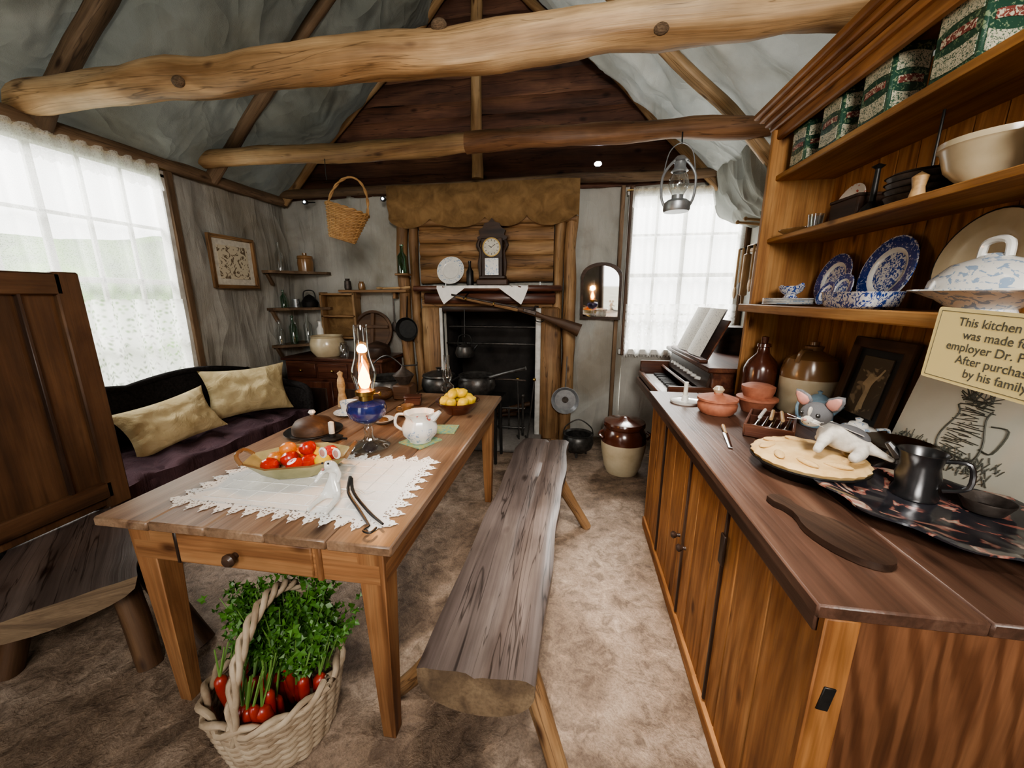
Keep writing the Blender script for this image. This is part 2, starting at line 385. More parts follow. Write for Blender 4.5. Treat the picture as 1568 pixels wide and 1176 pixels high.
def textmesh(txt,size):
    cu=bpy.data.curves.new('t','FONT');cu.body=txt;cu.size=size;cu.align_x='CENTER';cu.extrude=.0004
    ob=bpy.data.objects.new('t',cu);scn.collection.objects.link(ob);dg=bpy.context.evaluated_depsgraph_get();dg.update()
    me=bpy.data.meshes.new_from_object(ob.evaluated_get(dg));bpy.data.objects.remove(ob);return me
# ---------------------------------------------------------------- room constants
XL,XR,YB,YF=-2.97,1.5,3.85,-1.5
XRG,ZRG=-.86,4.25
def zroof(x): return 2.35+.9*(x-XL) if x<XRG else ZRG-.9*(x-XRG)
def n3(x,y,z,k=1): return noise.noise(V((x*k,y*k,z*k)))
b=B('floor')
b.grid(lambda u,v:(XL-.1+(XR-XL+.2)*u,YF+(YB+.9-YF)*v,0 ),60,60,floorm)
b.done()
def wallrect(b,plane,val,a0,a1,z0,z1,m,amp=.018,sgn=1,res=.05,pin=True):
    nu=max(2,int((a1-a0)/res));nv=max(2,int((z1-z0)/res))
    def fn(u,v):
        a=a0+(a1-a0)*u;z=z0+(z1-z0)*v
        d=amp*(n3(a*2.2,z*.8,val)+.6*n3(a*6,z*1.6,val+3)+.9*(.3-abs(n3(a*3.5+z*1.2,z*1.5-a,val+6)))+.0)*sgn
        return (val+d,a,z) if plane=='X' else (a,val+d,z)
    b.grid(fn,nu,nv,m)
W1=(1.22,2.58,.77,2.27)
W2=(.48,1.44,.90,2.32)
b=B('wall_left')
wallrect(b,'X',XL,YF,W1[0],0,2.36,canvas,.02,1); wallrect(b,'X',XL,W1[1],YB+.15,0,2.36,canvas,.05,1)
wallrect(b,'X',XL,W1[0],W1[1],0,W1[2],canvas); wallrect(b,'X',XL,W1[0],W1[1],W1[3],2.36,canvas,.01)
b.done(60)
b=B('wall_right'); wallrect(b,'X',XR,YF,YB+.15,0,2.15,canvas,.02,-1); b.done(60)
b=B('wall_back')
FX0,FX1,FZ=-1.28,-.33,1.29
wallrect(b,'Y',YB,XL-.15,FX0,0,2.5,canvas,.055,-1);wallrect(b,'Y',YB,FX1,W2[0],0,2.5,canvas,.055,-1)
wallrect(b,'Y',YB,FX0,FX1,FZ,2.5,canvas,.01,-1);wallrect(b,'Y',YB,W2[0],W2[1],0,W2[2],canvas,.01,-1)
wallrect(b,'Y',YB,W2[0],W2[1],W2[3],2.5,canvas,.01,-1);wallrect(b,'Y',YB,W2[1],XR+.1,0,2.3,canvas,.01,-1)
b.done(60)
b=B('wall_front')
DA,DC=-2.1,-1.1
wallrect(b,'Y',YF,XL,DA,0,2.36,canvas,.01,1);wallrect(b,'Y',YF,DC,XR,0,2.2,canvas,.01,1);wallrect(b,'Y',YF,DA,DC,2.1,2.4,canvas,.01,1)
b.add([(XL,YF,2.35),(XR,YF,2.13),(XRG,YF,ZRG)],[[0,1,2]],plank)
b.box((DA,YF,1.05),(.08,.1,2.1),settw);b.box((DC,YF,1.05),(.08,.1,2.1),settw);b.box(((DA+DC)/2,YF,2.12),(1.1,.1,.08),settw)
b.done(60)
b=B('wall_gable'); z=2.38; i=0
while z<4.25:
    h=R(.12,.19); x0=XL-.1+(z-2.35)/.9; x1=XRG+(ZRG-z)/.9+.1
    if x1-x0>.1:
        rings=[];g=[];N=max(4,int((x1-x0)/.09));sd=R(0,90);tl=R(-.012,.012)
        for k in range(N+1):
            x=x0+(x1-x0)*k/N;ring=[]
            for j in range(10):
                a=2*pi*j/10;hh=h*.56*(1+.16*n3(x*2.5,sd,0));dd=.03+.012*n3(x*3,sd,5)
                ring.append(V((x,YB+.0-dd*max(-.2,cos(a))+.012*n3(x*4,a,sd),z+h/2+tl*(x+.7)+hh*sin(a)+.01*n3(x*5,sd,9))));g.append((x,sin(a)*h*.5,cos(a)*.05))
            rings.append(ring)
        b.loft(rings,plank,True,False,g)
    z+=h;i+=1
b.add([(XL-.1,YB+.06,2.46),(XR+.0,YB+.06,2.46),(XRG,YB+.06,4.5)],[[0,1,2]],darkw)
b.done(50)
b=B('ceiling')
RAF=[-1.5,-.1,.9,1.89,2.9,YB+.03]
def sagf(y,t):
    for i in range(len(RAF)-1):
        if RAF[i]<=y<=RAF[i+1]+1e-6:
            q=(y-RAF[i])/(RAF[i+1]-RAF[i]);return sin(pi*q)*sin(pi*min(1,max(0,t)))
    return 0
def crs(x,y,s): return .3-abs(n3(x*1.3+y*.8,y*1.6-x*.9,s))-.5*abs(n3(x*3.1-y*2,y*3+x*1.7,s+4))
def roofL(u,v):
    y=YF+(YB+.03-YF)*v;x=XL-.06+(XRG-XL+.06)*u;z=zroof(x)
    d=.21*sagf(y,u)+.05*n3(x*1.5,y*1.5,1)+.17*crs(x,y,2)*min(1,u*4)
    return (x+d*.6,y,z-d*.7)
def roofR(u,v):
    y=YF+(YB+.03-YF)*v;x=XR+.06+(XRG-XR-.06)*u;z=zroof(x)
    d=.09*sagf(y,u)+.03*n3(x*1.5,y*1.5,7)+(.06*n3(x*1.2+y*6,y*6-x*1.2,8)+.13*crs(x,y,9))*min(1,u*3)
    return (x-d*.6,y,z-d*.7)
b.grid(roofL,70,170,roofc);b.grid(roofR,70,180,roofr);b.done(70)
for y,r,mm in ((.9,.05,rafw),(1.93,.05,rafw),(2.96,.045,rafw),(3.76,.04,beamw)):
    b=B('rafter'); pole(b,(XL+.06,y,2.33),(XRG-.03,y,4.17),r,r*.8,mm,.04,seg=40,nz=.3); b.done()
    b=B('rafter'); pole(b,(XR-.06,y,2.05),(XRG+.03,y,4.17),r,r*.8,beamw,.04,seg=40,nz=.3); b.done()
b=B('ridge_pole');pole(b,(XRG,YF+.05,4.15),(XRG,YB-.05,4.15),.05,.05,rafw,.01);b.done()
b=B('ceiling_beam');pole(b,(-2.98,1.89,2.44),(1.12,1.89,2.49),.078,.09,beamw,.035,n=20,seg=60,nz=.3,endm=logw)
for x,z_ in ((-1.9,2.42),(-.6,2.53),(.3,2.44)): b.ell((x,1.838,z_),(.035,.02,.025),rafw,n=12,k=8)
b.done()
b=B('ceiling_beam');pole(b,(-2.9,2.9,2.455),(-.75,2.9,2.46),.062,.066,beamw,.02,n=18,seg=34,nz=.25)
pole(b,(-.78,2.9,2.46),(1.24,2.9,2.455),.066,.06,beamr,.02,n=18,seg=34,nz=.25);b.done()
b=B('king_post');pole(b,(-.9,3.72,2.46),(-.88,3.72,4.1),.05,.05,beamw,.02,nz=.25);b.done()
b=B('wall_plate_pole');pole(b,(XL+.05,3.74,2.40),(1.40,3.74,2.43),.04,.04,rafw,.02,seg=40);b.done()
b=B('trim_1');pole(b,(XL+.05,YF,2.34),(XL+.05,YB-.05,2.34),.045,.045,rafw,.015,seg=40);b.done()
b=B('trim_2');b.box((.40,YB-.045,1.2),(.035,.05,2.34),rafw);b.done()
# ---------------------------------------------------------------- windows
def window(name,plane,val,a0,a1,z0,z1,cols,rows,sg,m):
    b=B(name);w=.035
    def bx(a,z,da,dz,d=.04,off=0):
        if plane=='X': b.box((val+off,a,z),(d,da,dz),m,bev=.003)
        else: b.box((a,val+off,z),(da,d,dz),m,bev=.003)
    bx((a0+a1)/2,z0,a1-a0+.08,.05,.09);bx((a0+a1)/2,z1,a1-a0+.08,.05,.07)
    bx(a0,(z0+z1)/2,.05,z1-z0,.07);bx(a1,(z0+z1)/2,.05,z1-z0,.07)
    o=-sg*.03
    for i in range(1,cols): bx(a0+(a1-a0)*i/cols,(z0+z1)/2,w if i*2==cols else .02,z1-z0,.025,o)
    for i in range(1,rows): bx((a0+a1)/2,z0+(z1-z0)*i/rows,a1-a0,w if i*2==rows else .02,.025,o)
    b.done()
window('window_1','X',XL,*W1[:2],*W1[2:],6,4,1,whitep)
window('window_2','Y',YB,*W2[:2],*W2[2:],4,4,-1,whitep)
def curtain(name,plane,val,a0,a1,z0,z1,sg,lz,folds):
    b=B(name)
    def mk(za,zb,m,amp,off,zz=0,nf=folds):
        def fn(u,v):
            a=a0+(a1-a0)*u;z=za+(zb-za)*v
            if zz: z-= (1-v)*zz*abs(sin(u*pi*36))
            d=amp*sin(u*nf*2*pi+sin(v*2)*1.2)+amp*.6*n3(a*5,z*.5,val)+off
            return (val+sg*(d),a,z) if plane=='X' else (a,val+sg*d,z)
        def g(u,v): return (a0+(a1-a0)*u,za+(zb-za)*v,0)
        b.grid(fn,int(folds*14),14,m,g)
    mk(lz,z1,sheer,.018,.05);mk(z0,lz,lacem,.018,.05,.03)
    mk(z1-.13,z1+.02,sheer,.014,.085,.02,folds*1.5)
    if plane=='X': b.tube([(val+sg*.06,a0-.05,z1+.01),(val+sg*.06,a1+.05,z1+.01)],.008,brass)
    else: b.tube([(a0-.05,val+sg*.06,z1+.01),(a1+.02,val+sg*.06,z1+.01)],.008,brass)
    b.done(80)
curtain('lace_curtain','X',XL,W1[0]-.02,W1[1]-.04,W1[2]+.02,W1[3]+.02,1,1.40,11)
curtain('lace_curtain','Y',YB,W2[0]+.0,W2[1],W2[2]-.02,W2[3],-1,1.35,9)
b=B('trim_3');b.box((XL+.03,W1[1]+.04,1.5),(.05,.05,1.62),rafw);b.box((XL+.04,1.9,W1[2]-.04),(.08,1.5,.04),whitep);b.done()
b=B('trim_4');b.box((W2[0]-.0,YB-.035,1.62),(.04,.05,1.5),settw);b.box((W2[1]+.03,YB-.035,1.62),(.04,.05,1.5),settw);b.done()
b=B('garden_hedge')
b.grid(lambda u,v:(-5.4-.5*n3(u*9,v*4,0),-2+9*u,2.0*v+.5*n3(u*9,v*9,3)),60,20,hedge);b.done(80)
b=B('garden_ground');b.grid(lambda u,v:(-9+18*u,-8+18*v,-.03),6,6,gravel);b.done()
# ---------------------------------------------------------------- table
b=B('kitchen_table')
X0,X1,Y0,Y1,ZT=-1.46,-.47,.86,2.53,.75
nb=5;w=(X1-X0)/nb
for i in range(nb): b.box((X0+w*(i+.5),(Y0+Y1)/2,ZT-.016),(w-.0015,Y1-Y0+R(-.004,.004),.032),tabw,bev=.005)
ax0,ax1,ay0,ay1=X0+.10,X1-.05,Y0+.035,Y1-.07
b.box(((ax0+ax1)/2,ay0,.66),(ax1-ax0,.022,.12),tableg);b.box(((ax0+ax1)/2,ay1,.66),(ax1-ax0,.022,.12),tableg)
b.box((ax0,(ay0+ay1)/2,.66),(.022,ay1-ay0,.12),tableg);b.box((ax1,(ay0+ay1)/2,.66),(.022,ay1-ay0,.12),tableg)
b.box((-.96,ay0-.006,.658),(.46,.022,.10),tableg);b.box((-1.2,ay0-.004,.658),(.012,.02,.118),darkw);b.box((-.71,ay0-.006,.658),(.02,.024,.118),tableg)
b.lathe([(0,.0),(.011,0),(.010,.012),(.019,.02),(.021,.03),(.014,.038),(0,.04)],darkw,(-.985,ay0-.015,.655),16,(90,0,0))
for x,y in ((ax0+.03,ay0+.03),(ax1-.03,ay0+.03),(ax0+.03,ay1-.03),(ax1-.03,ay1-.03)):
    b.box((x,y,.36),(.085,.085,.72),tableg,tap=(.52,1),bev=.003)
b.done()
# ---------------------------------------------------------------- log bench
b=B('split_log_bench')
rings=[];g=[];N=46
for i in range(N+1):
    t=i/N;y=.79+1.74*t;xl=-.385+.045*t+.012*n3(t*6,1,1);xr=-.065+.065*t+.012*n3(t*6,5,1);ring=[]
    if t>.9: xl+=(t-.9)*.25
    hw=(xr-xl)/2;cx=(xl+xr)/2;dep=.115+.015*n3(t*5,9,0)
    zt=.45+.006*n3(t*5,2,8)
    K=14
    for j in range(K+1):
        q=-1+2*j/K;x=cx+hw*q;z=zt+.006*n3(x*14,y*1.5,1)-(.010 if abs(q)>.9 else 0)-.012*max(0,1-abs(q-.15+.2*n3(y*2,3,3))*7);ring.append(V((x,y+ (.02*n3(q*2,1,1) if i in(0,N) else 0),z)))
    for j in range(1,14):
        a=pi*j/14;ring.append(V((cx+hw*cos(a)*1.02,y,zt-.02-dep*sin(a)**.8)))
    rings.append(ring)
    for p in ring: g.append((p.y,p.x,p.z))
b.loft(rings,benchw,True,False,g,endm=logw)
for p,q in (((-.30,1.05,.37),(-.60,1.05,.0)),((-.14,1.0,.37),(.02,.86,.0)),((-.27,2.2,.37),(-.48,2.25,.0)),((-.08,2.2,.37),(.13,2.21,.0))):
    pole(b,p,q,.036,.028,fpw,.01,n=12,seg=10)
b.done(50)
# ---------------------------------------------------------------- dresser
b=B('kitchen_dresser')
DX,DB,DY0,DY1=.49,1.27,.70,2.30
wd=(DB-DX+.04)/3
for i in range(3): b.box((DX-.03+wd*(i+.5),(DY0+DY1)/2,.855),(wd-.001,DY1-DY0+.05,.03),pinedk,bev=.004)
n=9;w=(DY1-DY0)/n
for i in range(n):
    b.box((DX+.012,DY0+w*(i+.5),.44),(.022,w-.003,.80),pine,bev=.003)
b.box((DX-.004,(DY0+DY1)/2,.815),(.02,DY1-DY0,.05),pinedk,bev=.003);b.box((DX-.002,(DY0+DY1)/2,.03),(.02,DY1-DY0,.06),pine)
for y in (1.14,1.52,1.95): b.box((DX-.001,y,.44),(.014,.010,.74),darkw,bev=.002)
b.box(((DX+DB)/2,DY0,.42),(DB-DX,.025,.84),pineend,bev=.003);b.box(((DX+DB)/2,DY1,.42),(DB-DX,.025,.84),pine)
b.box((DX+.02,DY0-.012,.42),(.06,.02,.84),pine,bev=.003)
for y in (1.56,1.47):
    b.lathe([(0,0),(.008,0),(.007,.012),(.014,.02),(.016,.028),(.010,.036),(0,.037)],darkw,(DX-.006,y,.42),14,(0,-90,0))
b.box((DX+.018,DY0-.022,.66),(.022,.006,.055),iron,(0,8,0),.002)
b.box((DX-.012,1.13,.66),(.008,.03,.10),darkw,bev=.002)
HF=.98;HY0=.70;HY1=2.32
k=16;w=(HY1-HY0)/k*1.0
for i in range(k): b.box((DB-.005,HY0+w*(i+.5),1.56),(.018,w-.003,1.42),pine,bev=.003)
b.box(((HF+DB)/2-.01,HY1,1.56),(DB-HF+.04,.03,1.40),pinesh,bev=.003)
b.box(((.94+DB)/2,HY1,1.12),(DB-.93,.028,.52),pinesh,bev=.003)
for z,f,th in ((1.36,.915,.03),(1.70,.985,.022),(2.0,.985,.026)):
    b.box(((f+DB)/2,(HY0+HY1)/2,z),(DB-f,HY1-HY0,th),pinesh,bev=.004)
b.box((.908,(HY0+HY1)/2,1.36),(.02,HY1-HY0+.04,.04),pinesh,bev=.005)
b.box(((HF+1.2)/2,(HY0+HY1)/2,2.262),(1.2-HF+.02,HY1-HY0+.04,.02),pinesh)
for i,(o,z,h) in enumerate(((.0,2.20,.05),(.02,2.235,.03),(.04,2.265,.03),(.06,2.29,.025),(.08,2.315,.03))):
    b.box((HF-o+.0,(HY0+HY1)/2+o/2,z),(.03,HY1-HY0+.02+o,h),pine,bev=.006)
    b.box(((HF-o+1.14)/2,HY1+o*.6+.01,z),(1.14-HF+o,.03,h),pine,bev=.006)
b.tube([(1.12,1.55,1.99),(1.12,1.55,1.72)],.004,iron)
b.done()
# ---------------------------------------------------------------- fireplace
b=B('fireplace')
def split(x0,x1,z,h,d,m,y=YB-.04):
    rings=[];g=[];N=16;sd=R(0,90)
    for k in range(N+1):
        x=x0+(x1-x0)*k/N;ring=[]
        for j in range(12):
            a=2*pi*j/12;hh=h*.53*(1+.12*n3(x*3,sd,0));dd=d/2*(1+.2*n3(x*3,sd,4))
            ring.append(V((x,y-dd*cos(a)+.01*n3(x*5,a*1.0,sd),z+.012*n3(x*3,sd,8)+hh*(1 if sin(a)>0 else -1)*abs(sin(a))**.7)));g.append((x,sin(a)*h*.5,cos(a)*d*.5))
        rings.append(ring)
    b.loft(rings,m,True,False,g)
for x,r in ((-1.68,.062),(-1.55,.05),(-.16,.052),(-.05,.062)):
    pole(b,(x,YB-.10,0),(x+R(-.02,.02),YB-.10,2.12),r,r*.9,fpw,.015,n=14,nz=.3)
z=1.56
for i in range(5): split(-1.5,-.2,z+.06,.135,.11,fpw,YB-.05);z+=.12
for zz in (1.35,1.43): split(-1.5,-.2,zz,.09,.12,fpw,YB-.06)
b.box((-.81,YB-.17,1.49),(1.40,.26,.05),redw,(0,0,0),.01)
b.box((-.81,YB-.13,1.40),(1.28,.10,.10),redw,(0,0,0),.01)
split(-1.62,0.0,2.10,.07,.09,fpw,YB-.12)
for x in (-1.40,-.22):
    b.box((x,YB-.10,.66),(.19,.12,1.32),fpw,(0,0,0),.02)
b.box((-1.285,YB-.165,.66),(.03,.03,1.3),whitep);b.box((-.325,YB-.165,.66),(.05,.03,1.3),whitep);b.box((-.80,YB-.16,1.30),(.95,.03,.05),darkw)
for c,s_ in (((-.805,YB+.62,.7),(1.1,.05,1.6)),((-1.33,YB+.30,.7),(.05,.66,1.6)),((-.28,YB+.30,.7),(.05,.66,1.6)),((-.805,YB+.3,1.5),(1.1,.66,.05))):
    b.box(c,s_,soot)
b.box((-.805,YB+.0,.03),(1.05,1.1,.06),ash,bev=.02)
b.box((-.805,YB-.02,.95),(.96,.03,.02),ironl);b.tube([(-1.25,YB-.02,1.12),(-.35,YB-.02,1.12)],.012,ironl)
for i in range(4): pole(b,(-1.15+.15*i,YB+.2,.10+.03*i),(-.6+.05*i,YB+.3,.12+.04*i),.035,.03,settw,.01,n=8,seg=6)
b.done(50)
b=B('hessian_valance')
def val(u,v):
    x=-1.76+1.78*u;z=2.42-(2.42-2.13)*v
    sw=abs(sin(u*pi*4+.3*sin(u*9)))**.6
    if v>.35: z-= ((v-.35)/.65)**1.5*.085*sw
    return (x,YB-.17-.05*sin(v*pi)*(.5+.5*sw)-.02*n3(x*4,z*4,1)-.012*sin(v*14+sw*3)*v,z)
b.grid(val,120,24,hess);b.done(70)
b=B('mantel_doily')
def mc(u,v):
    x=-1.27+.86*u;L=.215+ .12*max(0,abs(2*u-1)*1.6-.6)**1.0*(1 if abs(2*u-1)<.85 else (1-abs(2*u-1))/.15)
    d=v*L
    if d<.2: return (x,YB-.10-d,1.5165)
    return (x,YB-.306-.004*sin(u*60),1.5165-(d-.2)*1.6)
b.grid(mc,80,14,whitef);b.done(70)
b=B('mantel_clock')
cx,cy=-.76,YB-.17;z0=1.5175
b.box((cx,cy,z0+.03),(.30,.12,.06),darkw,bev=.012);b.box((cx,cy,z0+.075),(.25,.10,.03),darkw,bev=.008)
b.box((cx,cy,z0+.25),(.20,.09,.34),darkw,bev=.006)
pts=[(-.13,0),(-.14,.03),(-.11,.05),(-.125,.09),(-.085,.115),(-.07,.15),(-.03,.16),(0,.195),(.03,.16),(.07,.15),(.085,.115),(.125,.09),(.11,.05),(.14,.03),(.13,0)]
b.poly(pts,.05,darkw,T((cx,cy+.025,z0+.40),(90,0,0)))
for sg in (-1,1):
    b.tube([(cx+sg*.115,cy-.02,z0+.09),(cx+sg*.12,cy-.02,z0+.2),(cx+sg*.11,cy-.02,z0+.3),(cx+sg*.135,cy-.02,z0+.36),(cx+sg*.12,cy-.02,z0+.41)],[.012,.02,.012,.02,.012],darkw,sm=4)
b.lathe([(0,0),(.078,0),(.078,.006),(.072,.008),(0,.008)],paper,(cx,cy-.045,z0+.34),28,(90,0,0))
b.lathe([(.074,0),(.084,0),(.084,.012),(.074,.012),(.074,0)],brass,(cx,cy-.045,z0+.34),28,(90,0,0))
for k in range(12):
    a=k*pi/6;b.box((cx+.06*sin(a),cy-.055,z0+.34+.06*cos(a)),(.004,.002,.014),blackm,(0,math.degrees(a),0),.0005)
b.box((cx+.015,cy-.057,z0+.35),(.004,.002,.05),blackm,(0,55,0),.0005);b.box((cx-.012,cy-.057,z0+.345),(.005,.002,.035),blackm,(0,-60,0),.0005)
b.box((cx,cy-.046,z0+.17),(.13,.006,.15),bluel,bev=.001)
for x in(-.07,.07): b.box((cx+x,cy-.05,z0+.17),(.012,.012,.17),darkw)
b.done()
def plate(name,c,r,m,rot,rim=None,deep=.12,edge=None,ring=None):
    b=B(name)
    prof=[(0,.0),(r*.55,0),(r*.62,r*deep*.5),(r,r*deep),(r,r*deep+.004),(r*.965,r*deep+.004),(r*.68,r*deep*.58+.005),(r*.60,r*deep*.45+.005),(r*.55,.005),(0,.005)]
    rm=rim or m;ed=edge or m
    ms=[m,m,ed,ed,ed,rm,ring or m,ring or m,m]
    b.lathe(prof,m,c,40,rot,ms=ms);return b.done()
plate('china_plate',(-1.18,YB-.125,1.658),.135,porc,(72,0,0),bluel)
b=B('glass_bottle');b.lathe([(0,0),(.032,0),(.034,.01),(.034,.13),(.012,.17),(.011,.21),(.015,.212),(.015,.225),(0,.226)],blackm,(-.985,YB-.16,1.518),20);b.done()
b=B('hunting_rifle')
y=YB-.27-.06
b.tube([(-1.12,y,1.435),(-.5,y,1.32)],[.009,.012],rust,10);b.tube([(-1.08,y,1.413),(-.5,y,1.298)],[.010,.016],fpw,8)
for xx in(-.98,-.72): b.tube([(xx-.006,y,1.404-(xx+1.0)*.185),(xx+.006,y,1.402-(xx+1.0)*.185)],.026,brass,12,flat=.8)
b.tube([(-.5,y,1.305),(-.36,y,1.272),(-.27,y,1.24),(-.2,y,1.215),(-.08,y,1.175),(.06,y,1.12)],[.018,.026,.020,.028,.044,.060],settw,12,sm=4,flat=.45,up=(0,1,0))
b.tube([(-.34,y,1.24),(-.33,y,1.20),(-.28,y,1.195),(-.25,y,1.225)],.005,iron,6,sm=4);b.tube([(-.36,y,1.29),(-.34,y,1.335),(-.31,y,1.33)],.008,iron,6)
b.box((-.39,y-.006,1.285),(.12,.024,.035),rust,(0,15,0),.005)
b.tube([(-1.0,y-.02,1.40),(-1.0,YB-.17,1.45)],.006,iron);b.tube([(-.15,y-.02,1.16),(-.15,YB-.17,1.22)],.006,iron)
b.done()
def pot(b,c,r,h,m=iron,lid=True,feet=True,bail=True,n=32):
    x,y,z=c
    b.lathe([(0,0),(r*.55,0),(r*.9,h*.22),(r,h*.5),(r*.94,h*.85),(r*.86,h*.93),(r*.95,h),(r*.9,h),(r*.8,h*.92),(r*.88,h*.5),(0,h*.1)],m,c,n)
    if lid: b.lathe([(r*.92,h),(r*.9,h+.012),(r*.5,h+.035),(.02,h+.045),(.018,h+.06),(.028,h+.07),(0,h+.075)],m,c,n)
    if bail: b.tube([(x-r*.95,y,z+h*.9),(x-r*.8,y,z+h*1.35),(x,y,z+h*1.75),(x+r*.8,y,z+h*1.35),(x+r*.95,y,z+h*.9)],.006,m,6,sm=5)
    if feet:
        for k in range(3):
            a=k*2.09+.4;b.tube([(x+r*.5*cos(a),y+r*.5*sin(a),z+.02),(x+r*.6*cos(a),y+r*.6*sin(a),z-.04)],[.014,.01],m)
b=B('hearth_trivet')
b.box((-.98,3.18,.56),(.80,.34,.02),iron,bev=.004)
for x in(-1.34,-.62):
    for yy in(3.04,3.27): b.tube([(x,yy,.56),(x+R(-.01,.01),yy,0)],.014,iron)
b.done()
b=B('cooking_pot');pot(b,(-1.15,3.18,.571),.155,.17,ironl,feet=False,bail=False)
b.tube([(-1.02,3.1,.70),(-.9,2.98,.78)],.012,iron);b.done()
b=B('cauldron');pot(b,(-.81,3.18,.571),.165,.19,ironl,feet=False,lid=False,bail=False)
b.tube([(-.70,3.12,.74),(-.55,3.05,.80),(-.36,3.0,.86)],[.02,.014,.016],ironl,sm=3)
b.tube([(-.70,3.2,.72),(-.5,3.2,.72),(-.38,3.18,.72)],[.008,.008,.008],rust);b.done()
b=B('wooden_stool')
b.lathe([(0,0),(.19,0),(.2,.015),(.2,.035),(0,.04)],darkw,(-1.58,3.02,.47),28)
for k in range(3):
    a=k*2.09;b.tube([(-1.58+.1*cos(a),3.02+.1*sin(a),.47),(-1.58+.18*cos(a),3.02+.18*sin(a),0)],[.018,.014],darkw)
b.done()
b=B('cauldron');pot(b,(-1.55,3.02,.511),.18,.24,ironl,feet=False,lid=False);b.done()
b=B('fire_kettle');c=(-1.02,YB-.28,.85)
b.lathe([(0,0),(.08,0),(.095,.04),(.075,.10),(.03,.12),(.012,.14),(0,.15)],ironl,c,24)
b.tube([(c[0]+.07,c[1],c[2]+.05),(c[0]+.13,c[1],c[2]+.12)],[.014,.008],iron);b.tube([(c[0]-.07,c[1],c[2]+.09),(c[0]-.05,c[1],c[2]+.2),(c[0]+.05,c[1],c[2]+.2),(c[0]+.07,c[1],c[2]+.09)],.005,iron,6,sm=4)
b.tube([(c[0],c[1],c[2]+.19),(c[0],c[1]+.02,1.30)],.005,iron);b.done()
b=B('fire_grate')
for i in range(7): b.tube([(-1.1+.1*i,3.62,.12),(-1.1+.1*i,3.62,.36)],.009,ironl)
for z in(.14,.34): b.tube([(-1.16,3.62,z),(-.44,3.62,z)],.011,ironl)
for x in(-1.14,-.46): b.tube([(x,3.62,.45),(x,3.62,.06)],.014,ironl);b.ell((x,3.62,.47),.025,ironl)
b.done()
for x,dx in((-.40,.05),(-.48,-.03)):
    b=B('fire_poker');b.tube([(x,3.50,.062),(x+dx,3.60,.62)],.007,ironl);b.ell((x+dx,3.60,.64),.018,brass);b.tube([(x,3.5,.065),(x-.02,3.49,.11)],.007,ironl);b.done()
b=B('frying_pan');b.lathe([(0,0),(.09,0),(.115,.03),(.118,.03),(.095,-.004),(0,-.004)],iron,(-1.63,YB-.19,1.10),28,(90,0,0))
b.tube([(-1.63,YB-.195,1.21),(-1.62,YB-.18,1.42)],[.012,.008],iron,flat=.5);b.done()
b=B('skimmer_pan');b.lathe([(0,0),(.10,0),(.13,.03),(.134,.03),(.105,-.004),(0,-.004)],galv,(-.05,YB-.21,.44),32,(90,0,0))
b.lathe([(0,.0),(.03,.0),(.035,-.012),(0,-.014)],rust,(-.05,YB-.215,.44),20,(90,0,0))
b.tube([(-.05,YB-.20,.56),(-.045,YB-.18,.86)],[.012,.009],galv,flat=.5);b.done()
def arch(w,h,n=14,k=.12):
    p=[(-w/2,0)];
    for i in range(n+1):
        a=pi-pi*i/n;p.append((w/2*cos(a),h-k+k*sin(a)))
    p.append((w/2,0));return p
b=B('wall_mirror')
Mm=T((.25,YB-.11,1.21),(94.2,0,-14))
b.poly(arch(.37,.51),.022,darkw,Mm);b.poly(arch(.32,.455),.003,mirror,Mm@T((0,.027,.022)));b.done()
b=B('framed_picture')
yc,zc=3.045,1.70;wy,hz=.43,.40
for dy,dz,sy,sz in((0,hz/2,wy,.03),(0,-hz/2,wy,.03),(wy/2,0,.03,hz+.03),(-wy/2,0,.03,hz+.03)): b.box((XL+.075,yc+dy,zc+dz),(.03,sy,sz),fpw,bev=.005)
b.box((XL+.065,yc,zc),(.01,wy,hz),paper);b.box((XL+.072,yc,zc),(.006,wy-.13,hz-.13),etch);b.done()
def bottle(b,c,r,h,m,n=18):
    b.lathe([(0,0),(r,0),(r,h*.6),(r*.35,h*.75),(r*.3,h*.95),(r*.42,h*.96),(r*.42,h),(0,h)],m,c,n)
for z in(1.66,1.31,.95):
    b=B('corner_shelf');b.poly([(XL+.06,YB-.06),(XL+.06,YB-.5),(XL+.13,YB-.5),(XL+.48,YB-.13),(XL+.48,YB-.06)],.025,rafw,T((0,0,z-.025)))
    b.box((XL+.07,YB-.42,z-.08),(.03,.03,.12),rafw,(30,0,0));b.done()
b=B('glass_bottle');bottle(b,(-2.83,3.5,1.661),.035,.26,clear);b.done()
b=B('wooden_jar');b.lathe([(0,0),(.07,0),(.075,.08),(.07,.12),(.075,.125),(.07,.15),(.02,.16),(.02,.18),(0,.18)],tan,(-2.68,3.67,1.661),24);b.done()
b=B('tea_kettle');b.lathe([(0,0),(.07,0),(.08,.05),(.05,.10),(.02,.12),(0,.13)],iron,(-2.68,3.67,1.311),24);b.tube([(-2.75,3.67,1.39),(-2.73,3.67,1.47),(-2.63,3.67,1.47),(-2.61,3.67,1.39)],.006,iron,sm=4);b.done()
b=B('glass_bottle');bottle(b,(-2.84,3.5,1.311),.03,.17,greeng);b.done()
b=B('tin_mug');b.lathe([(0,0),(.035,0),(.035,.08),(.032,.08),(.032,.01),(0,.01)],galv,(-2.80,3.62,1.311),20);b.tube([(-2.77,3.6,1.37),(-2.745,3.59,1.36),(-2.77,3.6,1.33)],.004,galv,sm=3);b.done()
for x,y,h,m,r in((-2.86,3.42,.24,clear,.035),(-2.79,3.52,.28,greeng,.036),(-2.70,3.62,.30,clear,.04),(-2.84,3.62,.22,clear,.03)):
    b=B('glass_bottle');bottle(b,(x,y,.951),r,h,m);b.done()
